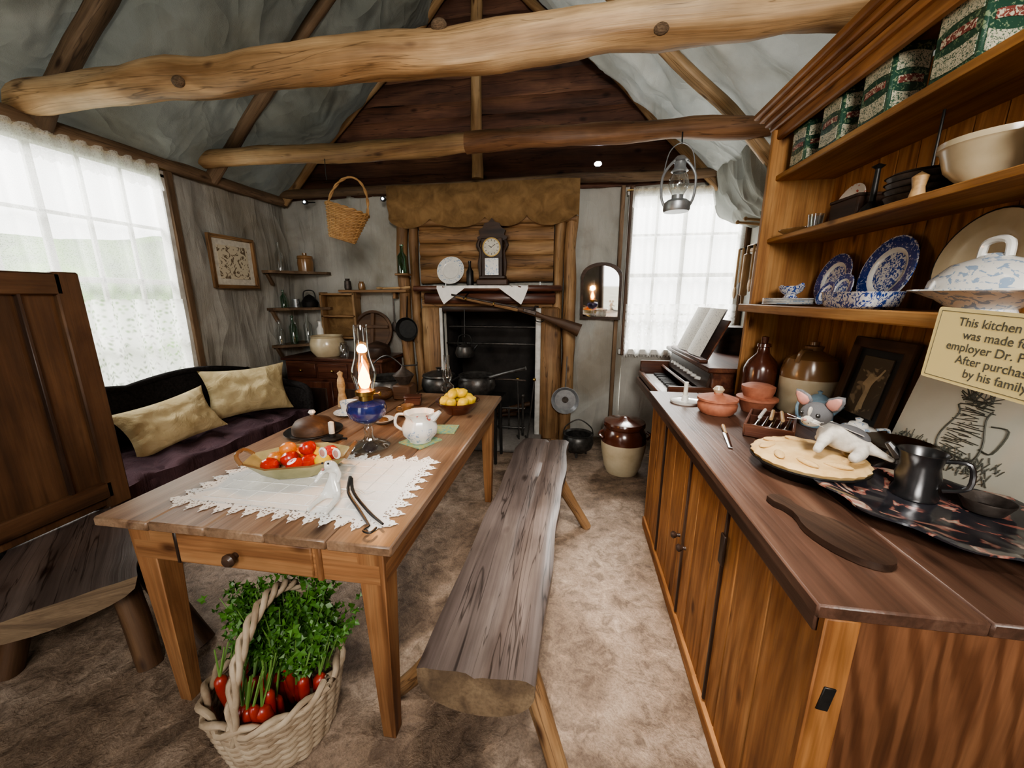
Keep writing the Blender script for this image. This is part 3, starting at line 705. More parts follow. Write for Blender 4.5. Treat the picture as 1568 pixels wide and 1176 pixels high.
b=B('glass_bottle');b.lathe([(0,0),(.04,0),(.04,.14),(.02,.17),(.02,.21),(.03,.22),(0,.22)],porc,(-2.6,3.68,.951),20);b.done()
b=B('sideboard')
b.box((-2.26,3.53,.83),(1.06,.48,.03),redw,bev=.006);b.box((-2.26,3.54,.43),(1.00,.44,.78),redw)
for x in(-2.59,-2.26,-1.93): b.box((x,3.315,.72),(.3,.015,.14),redw,bev=.005);b.ell((x,3.30,.72),.015,brass)
for x in(-2.51,-2.01): b.box((x,3.315,.34),(.46,.015,.54),redw,bev=.006);b.box((x,3.308,.34),(.34,.012,.42),darkw,bev=.006)
b.done()
b=B('stoneware_bowl');b.lathe([(0,0),(.11,0),(.155,.06),(.16,.13),(.14,.18),(.15,.20),(.14,.20),(.13,.18),(.145,.12),(0,.03)],cream,(-2.38,3.45,.846),32);b.done()
b=B('wooden_platter');b.lathe([(0,0),(.20,0),(.215,.01),(.215,.03),(.19,.03),(.18,.015),(0,.015)],settw,(-2.02,3.70,1.065),36,(78,0,0))
b.box((-2.02,3.67,1.065),(.04,.01,.38),settw,(-12,0,0));b.box((-2.02,3.665,1.12),(.36,.01,.03),settw,(-12,0,0));b.done()
b=B('meat_safe')
for x in(-2.56,-2.2): b.box((x,YB-.12,1.22),(.025,.12,.48),fpw)
for z in(1.0,1.22,1.44): b.box((-2.38,YB-.12,z),(.38,.12,.02),fpw)
b.box((-2.38,YB-.08,1.22),(.36,.01,.46),hess);b.done()
b=B('wall_shelf');b.box((-1.98,YB-.13,1.47),(.72,.14,.025),fpw);b.box((-2.2,YB-.09,1.43),(.03,.08,.07),fpw);b.box((-1.78,YB-.09,1.43),(.03,.08,.07),fpw);b.done()
b=B('carved_ladle');b.tube([(-1.9,YB-.14,1.495),(-1.6,YB-.14,1.505)],[.01,.012],ltw);b.ell((-1.92,YB-.14,1.50),(.04,.03,.012),ltw);b.done()
for x,h,m in((-2.27,.11,rust),(-2.12,.08,tan)):
    b=B('spice_jar');b.lathe([(0,0),(.03,0),(.035,.02),(.03,h*.8),(.02,h*.85),(.024,h),(0,h)],m,(x,YB-.13,1.483),18);b.done()
b=B('mineral_bottle');bottle(b,(-1.62,YB-.245,1.632),.045,.26,greeng);b.box((-1.62,YB-.24,1.622),(.13,.10,.02),fpw);b.done()
b=B('bread_crock');b.lathe([(0,0),(.10,0),(.12,.04),(.115,.10),(.08,.13),(.03,.15),(0,.16)],darkw,(-1.84,3.42,.846),28);b.done()
b=B('glass_jar');b.lathe([(0,0),(.04,0),(.045,.01),(.045,.10),(.03,.12),(.035,.125),(.035,.14),(0,.145)],clear,(-2.18,3.40,.846),20);b.done()
b=B('hanging_ladle')
b.tube([(-1.80,YB-.11,1.42),(-1.80,YB-.12,1.16)],.008,rust);b.ell((-1.80,YB-.12,1.12),(.03,.012,.05),rust);b.done()
# ---------------------------------------------------------------- sofa
b=B('wicker_settee')
b.box((-2.60,2.02,.28),(.62,1.95,.20),blackf,bev=.04)
b.box((-2.58,2.02,.40),(.60,1.85,.10),purp,bev=.045)
def throw(u,v):
    y=1.2+1.75*v;
    d=u*.95
    wv=.02*n3(d*7,y*5,1)+.012*sin(y*24+d*14+3*n3(d*3,y*3,4))
    if d<.58: x=-2.86+d;z=.462+wv
    else: x=-2.28+.014*sin(y*22)+.012;z=.462-(d-.58)+.012*n3(y*4,1,1)
    return (x,y,z)
b.grid(throw,50,90,purp)
def back(u,v):
    y=1.08+1.9*u
    top=.78+.05*sin(u*pi)+.05*abs(sin(u*pi*2.0))
    z=.3+(top-.3)*v
    return (-2.88+.02*sin(v*pi),y,z)
b.grid(back,50,10,blackf);b.tube([back(i/40,1) for i in range(41)],.022,blackf,8)
for y in(1.07,2.98):
    b.tube([(-2.88,y,.78),(-2.75,y,.74),(-2.5,y,.68),(-2.32,y,.64),(-2.28,y,.55),(-2.29,y,.40)],.028,blackf,10,sm=4)
    b.box((-2.58,y,.48),(.56,.03,.32),blackf,bev=.01)
for x in(-2.86,-2.33):
    for y in(1.12,2.0,2.92): b.tube([(x,y,.2),(x,y,0)],.02,blackf)
b.done(60)
def cushion(name,c,w,h,t,rot,m):
    b=B(name)
    def f(sg):
        def fn(u,v):
            a,q=2*u-1,2*v-1
            k=(1-a*a)**.45*(1-q*q)**.45 if abs(a)<1 and abs(q)<1 else 0
            pin=1+.10*(a*a*q*q)-.06*(1-a*a*q*q)*(abs(a)**3+abs(q)**3)*.8
            return (a*w/2*pin,q*h/2*pin,sg*t/2*k*(1+.25*n3(a*2.5,q*2.5,sg+w)+.16*n3(a*7,q*3,sg)))
        return fn
    M=T(c,rot)
    b.grid(f(1),32,32,m,M=M);b.grid(f(-1),32,32,m,M=M)
    return b.done(70)
cushion('cushion',(-2.60,2.05,.615),.50,.30,.17,(62,-8,78),cushm)
cushion('cushion',(-2.60,2.68,.67),.54,.37,.20,(70,0,55),cushm)
# ---------------------------------------------------------------- settle at left
b=B('wooden_settle')
X=-2.17
b.box((X,1.03,.98),(.03,.66,1.06),settw,bev=.004)
b.box((X+.02,1.38,.98),(.035,.09,1.08),settw,bev=.006);b.box((X+.02,1.0,1.47),(.035,.72,.09),settw,bev=.006);b.box((X+.02,1.0,.53),(.035,.72,.08),settw,bev=.006)
b.box((X+.02,1.22,1.0),(.03,.012,.86),darkw,bev=.002)
Ms=T((-1.92,1.05,.44),(0,0,-40));rings=[];g=[]
for i in range(25):
    t=i/24;y=-.30+.60*t;ring=[];hw=.20+.012*n3(t*5,3,1)
    for j in range(9): q=-1+2*j/8;ring.append(Ms@V((y*1.2,hw*q,.0+.004*n3(q*3,t*5,1))))
    for j in range(1,10): a=pi*j/10;ring.append(Ms@V((y*1.2,hw*cos(a)*.98,-.015-.075*sin(a)**.8)))
    rings.append(ring)
    g+=[(y,(k%9)*.05,k*.01) for k in range(len(ring))]
b.loft(rings,benchw,True,False,g,endm=logw)
for p,q in (((-1.72,1.04,.38),(-1.60,1.00,0)),((-1.76,1.14,.38),(-1.48,1.12,0)),((-2.05,.97,.38),(-2.1,.88,0)),((-2.1,1.2,.38),(-2.12,1.3,0))):
    pole(b,p,q,.045,.04,settw,.008,n=12,seg=8)
b.box((X,1.36,.22),(.05,.05,.46),settw);b.box((X,.75,.22),(.05,.05,.46),settw)
b.done()
# ---------------------------------------------------------------- organ
b=B('parlour_organ')
b.box((1.10,2.93,.33),(.66,.98,.66),redw,bev=.008);b.box((1.0,2.93,.70),(.86,1.04,.07),redw,bev=.01)
b.box((.60,2.93,.765),(.04,1.04,.05),redw,bev=.01);b.box((1.14,2.93,.86),(.60,1.02,.24),redw,bev=.01)
b.box((1.13,2.93,.99),(.66,1.08,.03),redw,bev=.01)
for y in(2.43,3.43): b.box((.80,y,.80),(.42,.04,.16),redw,bev=.02)
b.box((.70,2.93,.748),(.17,.92,.02),darkw)
for i in range(36): b.box((.685,2.49+.0245*i,.768),(.14,.0225,.018),porc,bev=.002)
for i in range(35):
    if i%7 not in(2,6): b.box((.725,2.502+.0245*i,.785),(.085,.012,.018),blackm,bev=.002)
b.box((.80,2.93,.82),(.10,.94,.02),redw,(0,35,0));b.box((.835,2.93,.90),(.02,.94,.12),darkw,(0,12,0))
for i in range(8): b.lathe([(0,0),(.012,0),(.012,.03),(0,.03)],porc,(.825,2.6+.09*i,.90),12,(0,-75,0))
b.box((.83,2.95,1.015),(.05,.75,.02),redw);b.box((.93,2.95,1.14),(.012,.60,.28),redw,(0,24,0))
b.done()
b=B('sheet_music')
b.grid(lambda u,v:(.835+.13*v-.02*sin(pi*u),2.68+.30*u,1.03+.31*v),6,6,sheetm)
b.grid(lambda u,v:(.835+.13*v-.02*sin(pi*u),2.98+.28*u,1.03+.31*v),6,6,sheetm)
b.grid(lambda u,v:(.845+.13*v,2.68+.58*u,1.028+.31*v),6,6,darkw);b.done()
b=B('music_box_dome');b.lathe([(0,.2),(.1,.19),(.14,.12),(.15,.02),(.16,0),(0,0)],darkw,(1.22,3.15,1.006),30);b.done()
# ---------------------------------------------------------------- floor pots
b=B('stoneware_crock')
pr=[(0,0),(.125,0),(.15,.06),(.175,.20),(.18,.26),(.18,.27),(.175,.34),(.15,.38),(.165,.40),(.165,.42)]
b.lathe(pr,cream,(.44,3.08,0),36,ms=[cream]*4+[cream]+[brownc]*4)
b.lathe([(.165,.42),(.16,.435),(.05,.45),(.03,.47),(0,.475)],brownc,(.44,3.08,0),36)
for sg in(-1,1): b.tube([(.44+sg*.17,3.04,.36),(.44+sg*.20,3.02,.34),(.44+sg*.17,3.01,.31)],.012,brownc,sm=3)
b.done()
b=B('iron_camp_pot');c=(.08,3.36,.04);pot(b,c,.14,.17,ironl,lid=False);b.done()
# ---------------------------------------------------------------- baskets
def basket(b,M,prof,rows,stakes,rw,m,ov=(1,1),floor=True):
    for i in range(rows):
        t=i/(rows-1);r,z=prof(t);pts=[];n=stakes*4
        for k in range(n):
            a=2*pi*k/n;d=rw*.9*cos(a*stakes/2+pi*i) 
            pts.append(M@V(((r+d)*cos(a)*ov[0],(r+d)*sin(a)*ov[1],z)))
        b.tube(pts,rw,m,6,closed=True)
    for k in range(stakes):
        a=2*pi*(k+.0)/stakes
        b.tube([M@V((prof(t/8)[0]*cos(a)*ov[0],prof(t/8)[0]*sin(a)*ov[1],prof(t/8)[1])) for t in range(9)],rw*.8,m,5)
    r,z=prof(1)
    for o in(0,1):
        pts=[M@V(((r+rw*1.4*cos(k*.9+o*pi))*cos(2*pi*k/56)*ov[0],(r+rw*1.4*cos(k*.9+o*pi))*sin(2*pi*k/56)*ov[1],z+rw*1.4*sin(k*.9+o*pi)+rw)) for k in range(56)]
        b.tube(pts,rw*1.3,m,6,closed=True)
    if floor:
        r,z=prof(0);b.lathe([(0,z+.004),(r,z+.004),(r,z-.004),(0,z-.004)],m,(0,0,0),28,M=M@Matrix.Diagonal((ov[0],ov[1],1,1)))
b=B('vegetable_basket')
M=T((-.915,.885,.012))
basket(b,M,lambda t:(.145+.045*t**.8,.215*t),17,24,.0078,wick)
for o in(0,1,2):
    pts=[]
    for k in range(41):
        a=pi*k/40;ph=k*.75+o*2.09
        pts.append(M@V((.02+.013*cos(ph),-.19*cos(a),.19+.32*sin(a)+.013*sin(ph))))
    b.tube(pts,.009,wick,6)
for i in range(32):
    a=R(0,6.3);r=R(.02,.145);x,y=-.915+r*cos(a),.86+r*sin(a)*.85
    tz=R(.20,.28);rr_=R(.014,.021);dx,dy=R(-.02,.02),R(-.03,.01)
    b.tube([(x,y,tz-.14),(x+dx*.4,y+dy*.4,tz-.09),(x+dx*.7,y+dy*.7,tz-.04),(x+dx,y+dy,tz),(x+dx,y+dy,tz+.014)],[.003,.011,rr_,rr_,.006],carrot,12,sm=3)
    for q in range(3): b.tube([(x+dx,y+dy,tz+.012),(x+dx+R(-.02,.02),y+dy+R(.01,.05),tz+.10)],[.0035,.002],stemm,5)
def leaf(c,s,d,m):
    M=Matrix.Translation(c)@d.to_track_quat('Z','Y').to_matrix().to_4x4()@Euler((0,0,R(0,6))).to_matrix().to_4x4()
    vs=[(0,0,0)];K=9
    for k in range(K):
        a=-2.2+4.4*k/(K-1);r=s*(1 if k%2==0 else .55)*(1-.12*abs(a));vs.append((r*sin(a),r*cos(a),.25*s*cos(k*2.0)))
    b.add(vs,[[0,k,k+1] for k in range(1,K)],m,None,M)
for i in range(150):
    a=R(0,6.3);r=R(.0,.13);x,y=-.905+r*cos(a),.93+r*sin(a)*.55
    ex,ey,ez=x+cos(a)*R(.02,.12),y+.02+sin(a)*R(.0,.08),R(.29,.49)
    b.tube([(x,y,.20),((x+ex)/2,(y+ey)/2,(.20+ez)/2+.03),(ex,ey,ez)],[.003,.002,.0015],stemm,4,sm=2)
    for k in range(11):
        t=R(.5,1.05);p=V((x+(ex-x)*t+R(-.03,.03),y+(ey-y)*t+R(-.03,.03),.20+(ez-.20)*t+R(-.02,.025)))
        leaf(p,R(.014,.028),V((R(-1,1),R(-1,1)-.3,R(.2,1))).normalized(),leafm)
b.done(60)
b=B('hanging_basket')
M=T((-1.72,2.80,1.83),(0,16,10))
basket(b,M,lambda t:(.085+.055*t,.21*t),20,20,.0058,wickh,(1.05,.8))
for o in(0,1):
    b.tube([M@V((-.145*cos(pi*k/30)+.006*cos(k+o*pi),0.006*sin(k+o*pi),.20+.24*sin(pi*k/30))) for k in range(31)],.0065,wickh,6)
b.tube([(-1.80,2.80,2.24),(-1.80,2.80,2.38)],.003,iron,6);b.done(60)
b=B('hurricane_lantern');b.M=T((.625,2.77,1.945),(0,0,0),(1.15,1.15,1.15));c=V((0,0,0))
b.lathe([(0,0),(.065,0),(.07,.01),(.07,.045),(.05,.06),(.03,.065),(.03,.085),(0,.085)],galv,c,28)
b.lathe([(.03,.085),(.045,.11),(.055,.14),(.045,.18),(.032,.20)],clear,c,24)
b.lathe([(.034,.20),(.045,.205),(.03,.225),(.03,.25),(.045,.255),(.02,.28),(0,.285)],galv,c,24)
for sg in(-1,1):
    b.tube([c+V((sg*.06,0,.02)),c+V((sg*.085,0,.08)),c+V((sg*.085,0,.18)),c+V((sg*.05,0,.24)),c+V((sg*.02,0,.26))],.007,galv,8,sm=4)
b.tube([c+V((-.085,0,.17)),c+V((-.06,0,.30)),c+V((0,0,.345)),c+V((.06,0,.30)),c+V((.085,0,.17))],.003,galv,6,sm=5)
b.tube([c+V((0,0,.34)),c+V((0,.01,.40))],.004,iron,6);b.done()
for i,(x,z) in enumerate(((.16,2.50),(-2.58,2.30),(-1.78,2.30))):
    b=B('led_spotlight');b.lathe([(0,0),(.02,0),(.025,.03),(.02,.035),(0,.03)],blackm,(x,YB-.2,z),16,(90,0,0));b.ell((x,YB-.232,z),(.03,.008,.02) if i==0 else (.01,.006,.01),led,n=12,k=6)
    b.tube([(x,YB-.2,z),(x,YB-.07,z+.03)],.006,blackm);b.done()
# ---------------------------------------------------------------- table items
zt=.7515
b=B('lace_tablecloth')
C=[V((-1.33,.945,0)),V((-.50,.915,0)),V((-.525,1.46,0)),V((-1.315,1.41,0))]
def bl(u,v): return C[0]*(1-u)*(1-v)+C[1]*u*(1-v)+C[2]*u*v+C[3]*(1-u)*v
b.grid(lambda u,v:tuple(bl(.075+.85*u,.115+.77*v)+V((0,0,zt+.0028+.0015*abs(sin(u*12))))),30,20,whitef)
for i in range(6):
    t=.17+.12*i;b.box(tuple((bl(.12,t)+bl(.88,t))/2+V((0,0,zt+.005))),(.62,.0035,.002),whitef,bev=.0005)
for i in range(9):
    t=.14+.09*i;b.box(tuple((bl(t,.16)+bl(t,.84))/2+V((0,0,zt+.005))),(.0035,.33,.002),whitef,bev=.0005)
def teeth(p,q,inn,n,dz):
    z=V((0,0,zt+.001+dz))
    d=(q-p);p=p+d*.045;q=q-d*.045
    for i in range(n):
        a=p.lerp(q,i/n);c=p.lerp(q,(i+1)/n);mid=(a+c)/2-inn*.12
        f=lambda s,k:tuple(a.lerp(c,s)+inn*k+z)
        vs=[f(0,1.0),f(1,1.0),f(1,.55),f(.85,.42),f(.78,.18),f(.62,.12),tuple(mid+z),f(.38,.12),f(.22,.18),f(.15,.42),f(0,.55)]
        b.add(vs,[list(range(len(vs)))],lacem2)
for k,(p,q,inn,n) in enumerate(((C[0],C[1],V((0,.07,0)),14),(C[1],C[2],V((-.07,0,0)),9),(C[2],C[3],V((0,-.07,0)),13),(C[3],C[0],V((.07,0,0)),8))): teeth(p,q,inn,n,.0004*k)
b.done(80)
b=B('vegetable_tray')
Mt=T((-1.03,1.245,zt+.010),(0,0,20),(1,.66,1))
b.lathe([(0,0),(.13,0),(.135,.003),(.19,.055),(.198,.057),(.192,.062),(.133,.010),(0,.006)],cream,(0,0,0),8,M=Mt,ph=pi/8,ms=[olive,olive,olive,tan,tan,olive,cream])
for sg in(-1,1):
    b.tube([Mt@V((sg*.178,-.08,.055)),Mt@V((sg*.20,-.05,.085)),Mt@V((sg*.203,.05,.085)),Mt@V((sg*.178,.08,.055))],.008,tan,8,sm=4)
def fruit(p,r,m,sq=.85):
    b.lathe([(0,-sq),(.5,-.93*sq),(.87,-.5*sq),(1,0),(.9,.5*sq),(.55,.85*sq),(.15,.86*sq),(0,.76*sq)],m,p,20,(R(-30,30),R(-30,30),0),(r,r,r))
for x,y,r,m,dz in((-.10,.05,.034,orng,0),(-.03,.08,.033,orng,0),(-.035,.0,.034,red,.01),(.04,.06,.035,lemon,0),(.045,-.03,.036,red,0),(.11,.03,.035,red,.01),(.0,-.06,.033,red,0),(.10,-.05,.031,lemon,.01),(-.1,-.035,.033,red,0),(.03,.02,.032,red,.045),(-.05,.04,.031,orng,.042)):
    q=Mt@V((x*.95,y*1.2,.01));fruit((q.x,q.y,q.z+r*.8+dz),r,m)
b.done(30)
b=B('oil_lamp');c=(-.885,1.51,zt+.006)
b.lathe([(0,0),(.085,0),(.088,.008),(.07,.02),(.03,.035),(.017,.06),(.022,.085),(.015,.10),(.02,.115)],clear,c,32)
b.lathe([(.02,.115),(.05,.125),(.078,.15),(.085,.18),(.078,.205),(.035,.215),(.025,.22)],cobalt,c,32)
b.lathe([(.027,.218),(.03,.22),(.03,.24),(.042,.245),(.042,.262),(.03,.265),(0,.265)],brass,c,24)
b.lathe([(.036,.262),(.042,.29),(.052,.33),(.050,.36),(.034,.41),(.028,.46),(.028,.54),(.030,.545)],clear,c,28)
b.lathe([(.0,.268),(.016,.275),(.026,.30),(.021,.33),(.007,.365),(0,.38)],flame,c,16)
b.tube([(c[0]+.035,c[1],c[2]+.25),(c[0]+.065,c[1],c[2]+.25)],.003,brass);b.lathe([(0,0),(.01,0),(.01,.004),(0,.004)],brass,(c[0]+.065,c[1],c[2]+.25),12,(0,90,0));b.done()
pl=bpy.data.lights.new('lamp_flame_light','POINT');pl.energy=9;pl.color=(1,.45,.15);pl.shadow_soft_size=.03
po=bpy.data.objects.new('lamp_flame_light',pl);po.location=(c[0],c[1],c[2]+.43);scn.collection.objects.link(po)
def cup(name,c,r,h,m,saucer=True,hang=0):
    b=B(name);z=c[2]
    if saucer: b.lathe([(0,0),(r*.9,0),(r*1.75,.012),(r*1.75,.015),(r*.9,.005),(0,.005)],m,c,32);z+=.006
    b.lathe([(0,0),(r*.6,0),(r*.6,.005),(r*.85,h*.35),(r,h),(r*.95,h),(r*.8,h*.35),(0,.008)],m,(c[0],c[1],z),28)
    a=math.radians(hang);d=V((cos(a),sin(a),0));p=V((c[0],c[1],z))
    b.tube([p+d*r*.92+V((0,0,h*.85)),p+d*r*1.4+V((0,0,h*.8)),p+d*r*1.4+V((0,0,h*.4)),p+d*r*.85+V((0,0,h*.3))],.004,m,6,sm=4)
    return b.done()
cup('teacup',(-1.27,1.98,zt),.05,.07,bluel,hang=0)
cup('teacup',(-.93,2.02,zt),.04,.05,tan,hang=200)
b=B('butter_dish');c=(-1.27,1.66,zt)
b.lathe([(0,0),(.10,0),(.135,.012),(.135,.016),(.10,.006),(0,.006)],pewter,c,36);b.lathe([(.10,.008),(.098,.04),(.08,.065),(.04,.08),(.012,.085),(.010,.095),(.018,.105),(.012,.116),(0,.118)],darkw,c,32,ms=[settw]*5+[porc]*3);b.done()
b=B('candle_holder');c=(-1.12,1.585,zt)
b.lathe([(0,0),(.045,0),(.05,.01),(.045,.012),(.015,.014),(.014,.03),(0,.03)],iron,c,8);b.lathe([(0,.02),(.013,.02),(.013,.085),(.004,.09),(0,.09)],wax,c,16)
b.tube([(c[0]+.045,c[1],c[2]+.008),(c[0]+.08,c[1]-.01,c[2]+.012)],.006,iron);b.done()
b=B('pot_holder');b.lathe([(0,0),(.10,0),(.10,.006),(0,.006)],tealf,(-.69,1.62,zt),4,(0,0,20));b.lathe([(0,0),(.085,0),(.085,.006),(0,.006)],tealf,(-.63,1.80,zt),4,(0,0,50));b.done()
b=B('milk_jug');c=(-.69,1.62,zt+.007)
b.lathe([(0,0),(.05,0),(.052,.008),(.078,.04),(.082,.075),(.065,.105),(.062,.12),(.072,.14),(.068,.14),(.055,.118),(.07,.07),(0,.02)],porc,c,36,ms=[porc,porc,bluel,bluel,porc,redfl,redfl,redfl,porc,porc,porc],wave=lambda a,z:1+.03*cos(8*a))
b.tube([(c[0]-.065,c[1],c[2]+.125),(c[0]-.11,c[1],c[2]+.12),(c[0]-.12,c[1],c[2]+.07),(c[0]-.078,c[1],c[2]+.045)],.007,porc,8,sm=4)
b.tube([(c[0]+.065,c[1],c[2]+.11),(c[0]+.10,c[1],c[2]+.145)],[.018,.010],porc,8);b.done()
b=B('lemon_bowl');c=(-.655,2.11,zt)
b.lathe([(0,0),(.07,0),(.075,.01),(.125,.06),(.13,.075),(.125,.075),(.10,.04),(0,.015)],brownc,c,36)
for i in range(12):
    a=i*.9;r=.075 if i<8 else .03;z=.075 if i<8 else .11
    b.lathe([(0,-1.25),(.2,-1.15),(.7,-.75),(1,0),(.7,.75),(.2,1.15),(0,1.25)],lemon,(c[0]+r*cos(a),c[1]+r*sin(a),c[2]+z),16,(R(40,90),R(0,90),R(0,180)),(.031,.031,.031))
b.done(60)
for nm,c,r in(('small_dish',(-1.0,1.86,zt),.06),('small_dish',(-.80,1.98,zt),.05)):
    b=B(nm);b.lathe([(0,0),(r*.6,0),(r,.02),(r*.97,.022),(r*.6,.006),(0,.006)],porc,c,28);b.ell((c[0],c[1],c[2]+.015),(r*.5,r*.4,.014),tan);b.done()
b=B('wooden_pepper_mill');b.lathe([(0,0),(.03,0),(.026,.05),(.018,.09),(.024,.13),(.02,.17),(.012,.19),(.018,.21),(0,.225)],ltw,(-1.40,2.12,zt),20);b.done()
b=B('coffee_grinder');c=(-1.10,2.36,zt)
b.box((c[0],c[1],c[2]+.05),(.12,.12,.10),settw,bev=.01);b.lathe([(0,.10),(.035,.10),(.07,.16),(.02,.20),(.008,.22),(0,.22)],rust,c,20);b.tube([(c[0],c[1],c[2]+.22),(c[0]+.1,c[1],c[2]+.23),(c[0]+.1,c[1],c[2]+.25)],.005,iron);b.done()
b=B('clear_oil_lamp');c=(-.80,2.36,zt)
b.lathe([(0,0),(.05,0),(.02,.03),(.015,.05),(.045,.07),(.045,.10),(.02,.12),(.03,.14),(.035,.17),(.02,.22),(.02,.30)],clear,c,24);b.done()
b=B('bread_loaf');b.ell((-1.25,2.30,zt+.042),(.10,.06,.045),settw,(0,0,20));b.done()
b=B('trinket_box');b.box((-.98,2.22,zt+.025),(.10,.07,.05),redw,(0,0,15),.008);b.box((-.98,2.22,zt+.055),(.105,.075,.012),redw,(0,0,15),.004);b.done()
b=B('iron_tongs')
z=zt+.012
b.tube([(-.74,1.12,z+.05),(-.72,1.07,z+.02),(-.64,1.00,z),(-.57,.93,z)],[.006,.005,.005,.0035],iron,8,sm=4)
b.tube([(-.73,1.11,z+.05),(-.70,1.07,z+.02),(-.61,1.00,z),(-.535,.945,z)],[.006,.005,.005,.0035],iron,8,sm=4)
b.tube([(-.57,.93,z),(-.575,.905,z),(-.55,.90,z),(-.545,.925,z)],.0035,iron,6,sm=4);b.done()
b=B('porcelain_mouse_figurine');o=V((-.765,1.065,zt+.007))
vs=[(0,0,.035),(0,.005,.075),(0,.002,.115),(0,-.012,.135),(0,-.035,.128),
 (-.03,-.01,.10),(-.04,-.04,.075),(.03,-.01,.10),(.045,-.045,.085),
 (-.025,-.02,.022),(-.03,-.07,.018),(-.03,-.10,.012),(.025,-.02,.022),(.035,-.075,.018),(.035,-.11,.012)]
me=skin(vs,[(0,1),(1,2),(2,3),(3,4),(2,5),(5,6),(2,7),(7,8),(0,9),(9,10),(10,11),(0,12),(12,13),(13,14)],
 [.024,.019,.011,.021,.008,.009,.006,.009,.006,.012,.007,.006,.012,.007,.006])
b.mesh(me,porc,T(o));
for sg in(-1,1):
    b.ell(o+V((sg*.024,-.005,.166)),(.015,.005,.019),porc,n=12,k=8);b.ell(o+V((sg*.024,-.009,.166)),(.009,.003,.013),pinkm,n=12,k=8);b.ell(o+V((sg*.010,-.032,.142)),.0035,blackm,n=8,k=6)
b.ell(o+V((0,-.047,.128)),.005,pinkm,n=8,k=6);b.tube([o+V((0,.03,.02)),o+V((.05,.05,.01)),o+V((.09,.03,.008)),o+V((.11,.06,.005))],[.005,.001],porc,6,sm=4);b.done(70)
# ---------------------------------------------------------------- dresser counter items
zc=.871
b=B('table_knife');b.tube([(.65,1.69,zc+.008),(.628,1.60,zc+.008)],[.008,.006],ltw,8);b.tube([(.628,1.60,zc+.007),(.59,1.44,zc+.005)],[.010,.007],silver,8,flat=.25);b.done()
b=B('candlestick');c=(.60,2.09,zc)
b.lathe([(0,0),(.07,0),(.075,.012),(.065,.008),(.018,.010),(.016,.04),(0,.04)],porc,c,32);b.lathe([(0,.03),(.011,.03),(.011,.11),(0,.112)],wax,c,14);b.tube([(c[0]+.07,c[1]-.01,c[2]+.01),(c[0]+.10,c[1]-.02,c[2]+.03),(c[0]+.075,c[1]-.02,c[2]+.04)],.005,porc,sm=3);b.done()
b=B('terracotta_jar');c=(.70,1.92,zc)
b.lathe([(0,0),(.07,0),(.085,.02),(.088,.045),(.08,.06),(.09,.065),(.09,.075),(.05,.088),(.02,.092),(.018,.10),(.026,.115),(.015,.13),(0,.132)],terr,c,32,ms=[terr]*9+[cream]*3);b.done()
b=B('glazed_bottle');c=(.985,2.17,zc)
b.lathe([(0,0),(.075,0),(.08,.01),(.08,.18),(.065,.22),(.03,.26),(.025,.29),(.033,.295),(.03,.31),(.015,.315),(.017,.345),(0,.35)],brownc,c,32);b.done()
b=B('stoneware_jug');c=(1.13,2.01,zc)
b.lathe([(0,0),(.11,0),(.118,.01),(.118,.17),(.118,.20),(.10,.26),(.045,.295),(.035,.30),(.04,.32),(.02,.325),(.02,.34),(0,.34)],cream,c,36,ms=[cream]*3+[tan]*8)
b.tube([(c[0]-.03,c[1]-.03,c[2]+.30),(c[0]-.08,c[1]-.06,c[2]+.30),(c[0]-.09,c[1]-.05,c[2]+.25)],.011,tan,sm=4);b.done()
b=B('clay_pot_stack');c=(.90,1.98,zc)
b.lathe([(0,0),(.06,0),(.080,.05),(.09,.06),(.09,.07),(.06,.075),(.07,.10),(.072,.125),(.05,.135),(0,.14)],terr,c,32);b.done()
b=B('enamel_jug');c=(1.06,1.79,zc)
b.lathe([(0,0),(.055,0),(.06,.02),(.058,.06),(.04,.10),(.042,.12),(.038,.12),(.035,.10),(0,.02)],bluee,c,28);b.lathe([(.04,.12),(.02,.135),(.006,.14),(.01,.15),(0,.155)],bluee,c,24)
b.tube([(c[0]-.035,c[1],c[2]+.11),(c[0]-.085,c[1]-.01,c[2]+.10),(c[0]-.08,c[1]-.01,c[2]+.04),(c[0]-.055,c[1],c[2]+.03)],.006,bluee,sm=4);b.tube([(c[0]+.04,c[1]-.02,c[2]+.05),(c[0]+.07,c[1]-.045,c[2]+.10)],[.012,.007],bluee);b.done()
b=B('cutlery_box');b.M=T((.83,1.68,zc+.001),(0,0,-28))
b.box((0,0,.006),(.16,.27,.01),redw)
for x in(-.08,.08): b.box((x,0,.025),(.01,.27,.05),redw)
for y in(-.135,.135,0.02): b.box((0,y,.025),(.16,.01,.05),redw)
for i in range(5):
    x=-.05+.025*i;b.tube([(x,-.11,.03),(x+.01,-.03,.045),(x+.015,.03,.05)],[.008,.005,.005],silver,8,flat=.4);b.ell((x,-.10,.035),(.014,.022,.005),silver if i%2 else porc)
for i in range(3): b.tube([(-.04+.04*i,-.02,.055),(-.03+.03*i,.10,.06)],.007,ltw if i else porc)
b.done()
b=B('meat_pie');c=(.755,1.28,zc)
b.lathe([(0,0),(.115,0),(.148,.035),(.158,.04),(.158,.045),(.145,.04),(.115,.01),(0,.01)],iron,c,40)
b.lathe([(.148,.040),(.155,.052),(.143,.064),(.125,.062),(.08,.072),(0,.076)],pastry,c,72,wave=lambda a,z:1+.02*cos(24*a))
for k in range(9):
    a=k*.7;b.ell((c[0]+.11*cos(a),c[1]+.11*sin(a),c[2]+.068),(.036,.014,.008),pastry,(0,0,math.degrees(a)+50),12,8)
b.done(60)
b=B('kitten_figure');o=V((.79,1.27,zc+.077));M=T(o,(0,0,-25),(1.22,1.22,1.22))
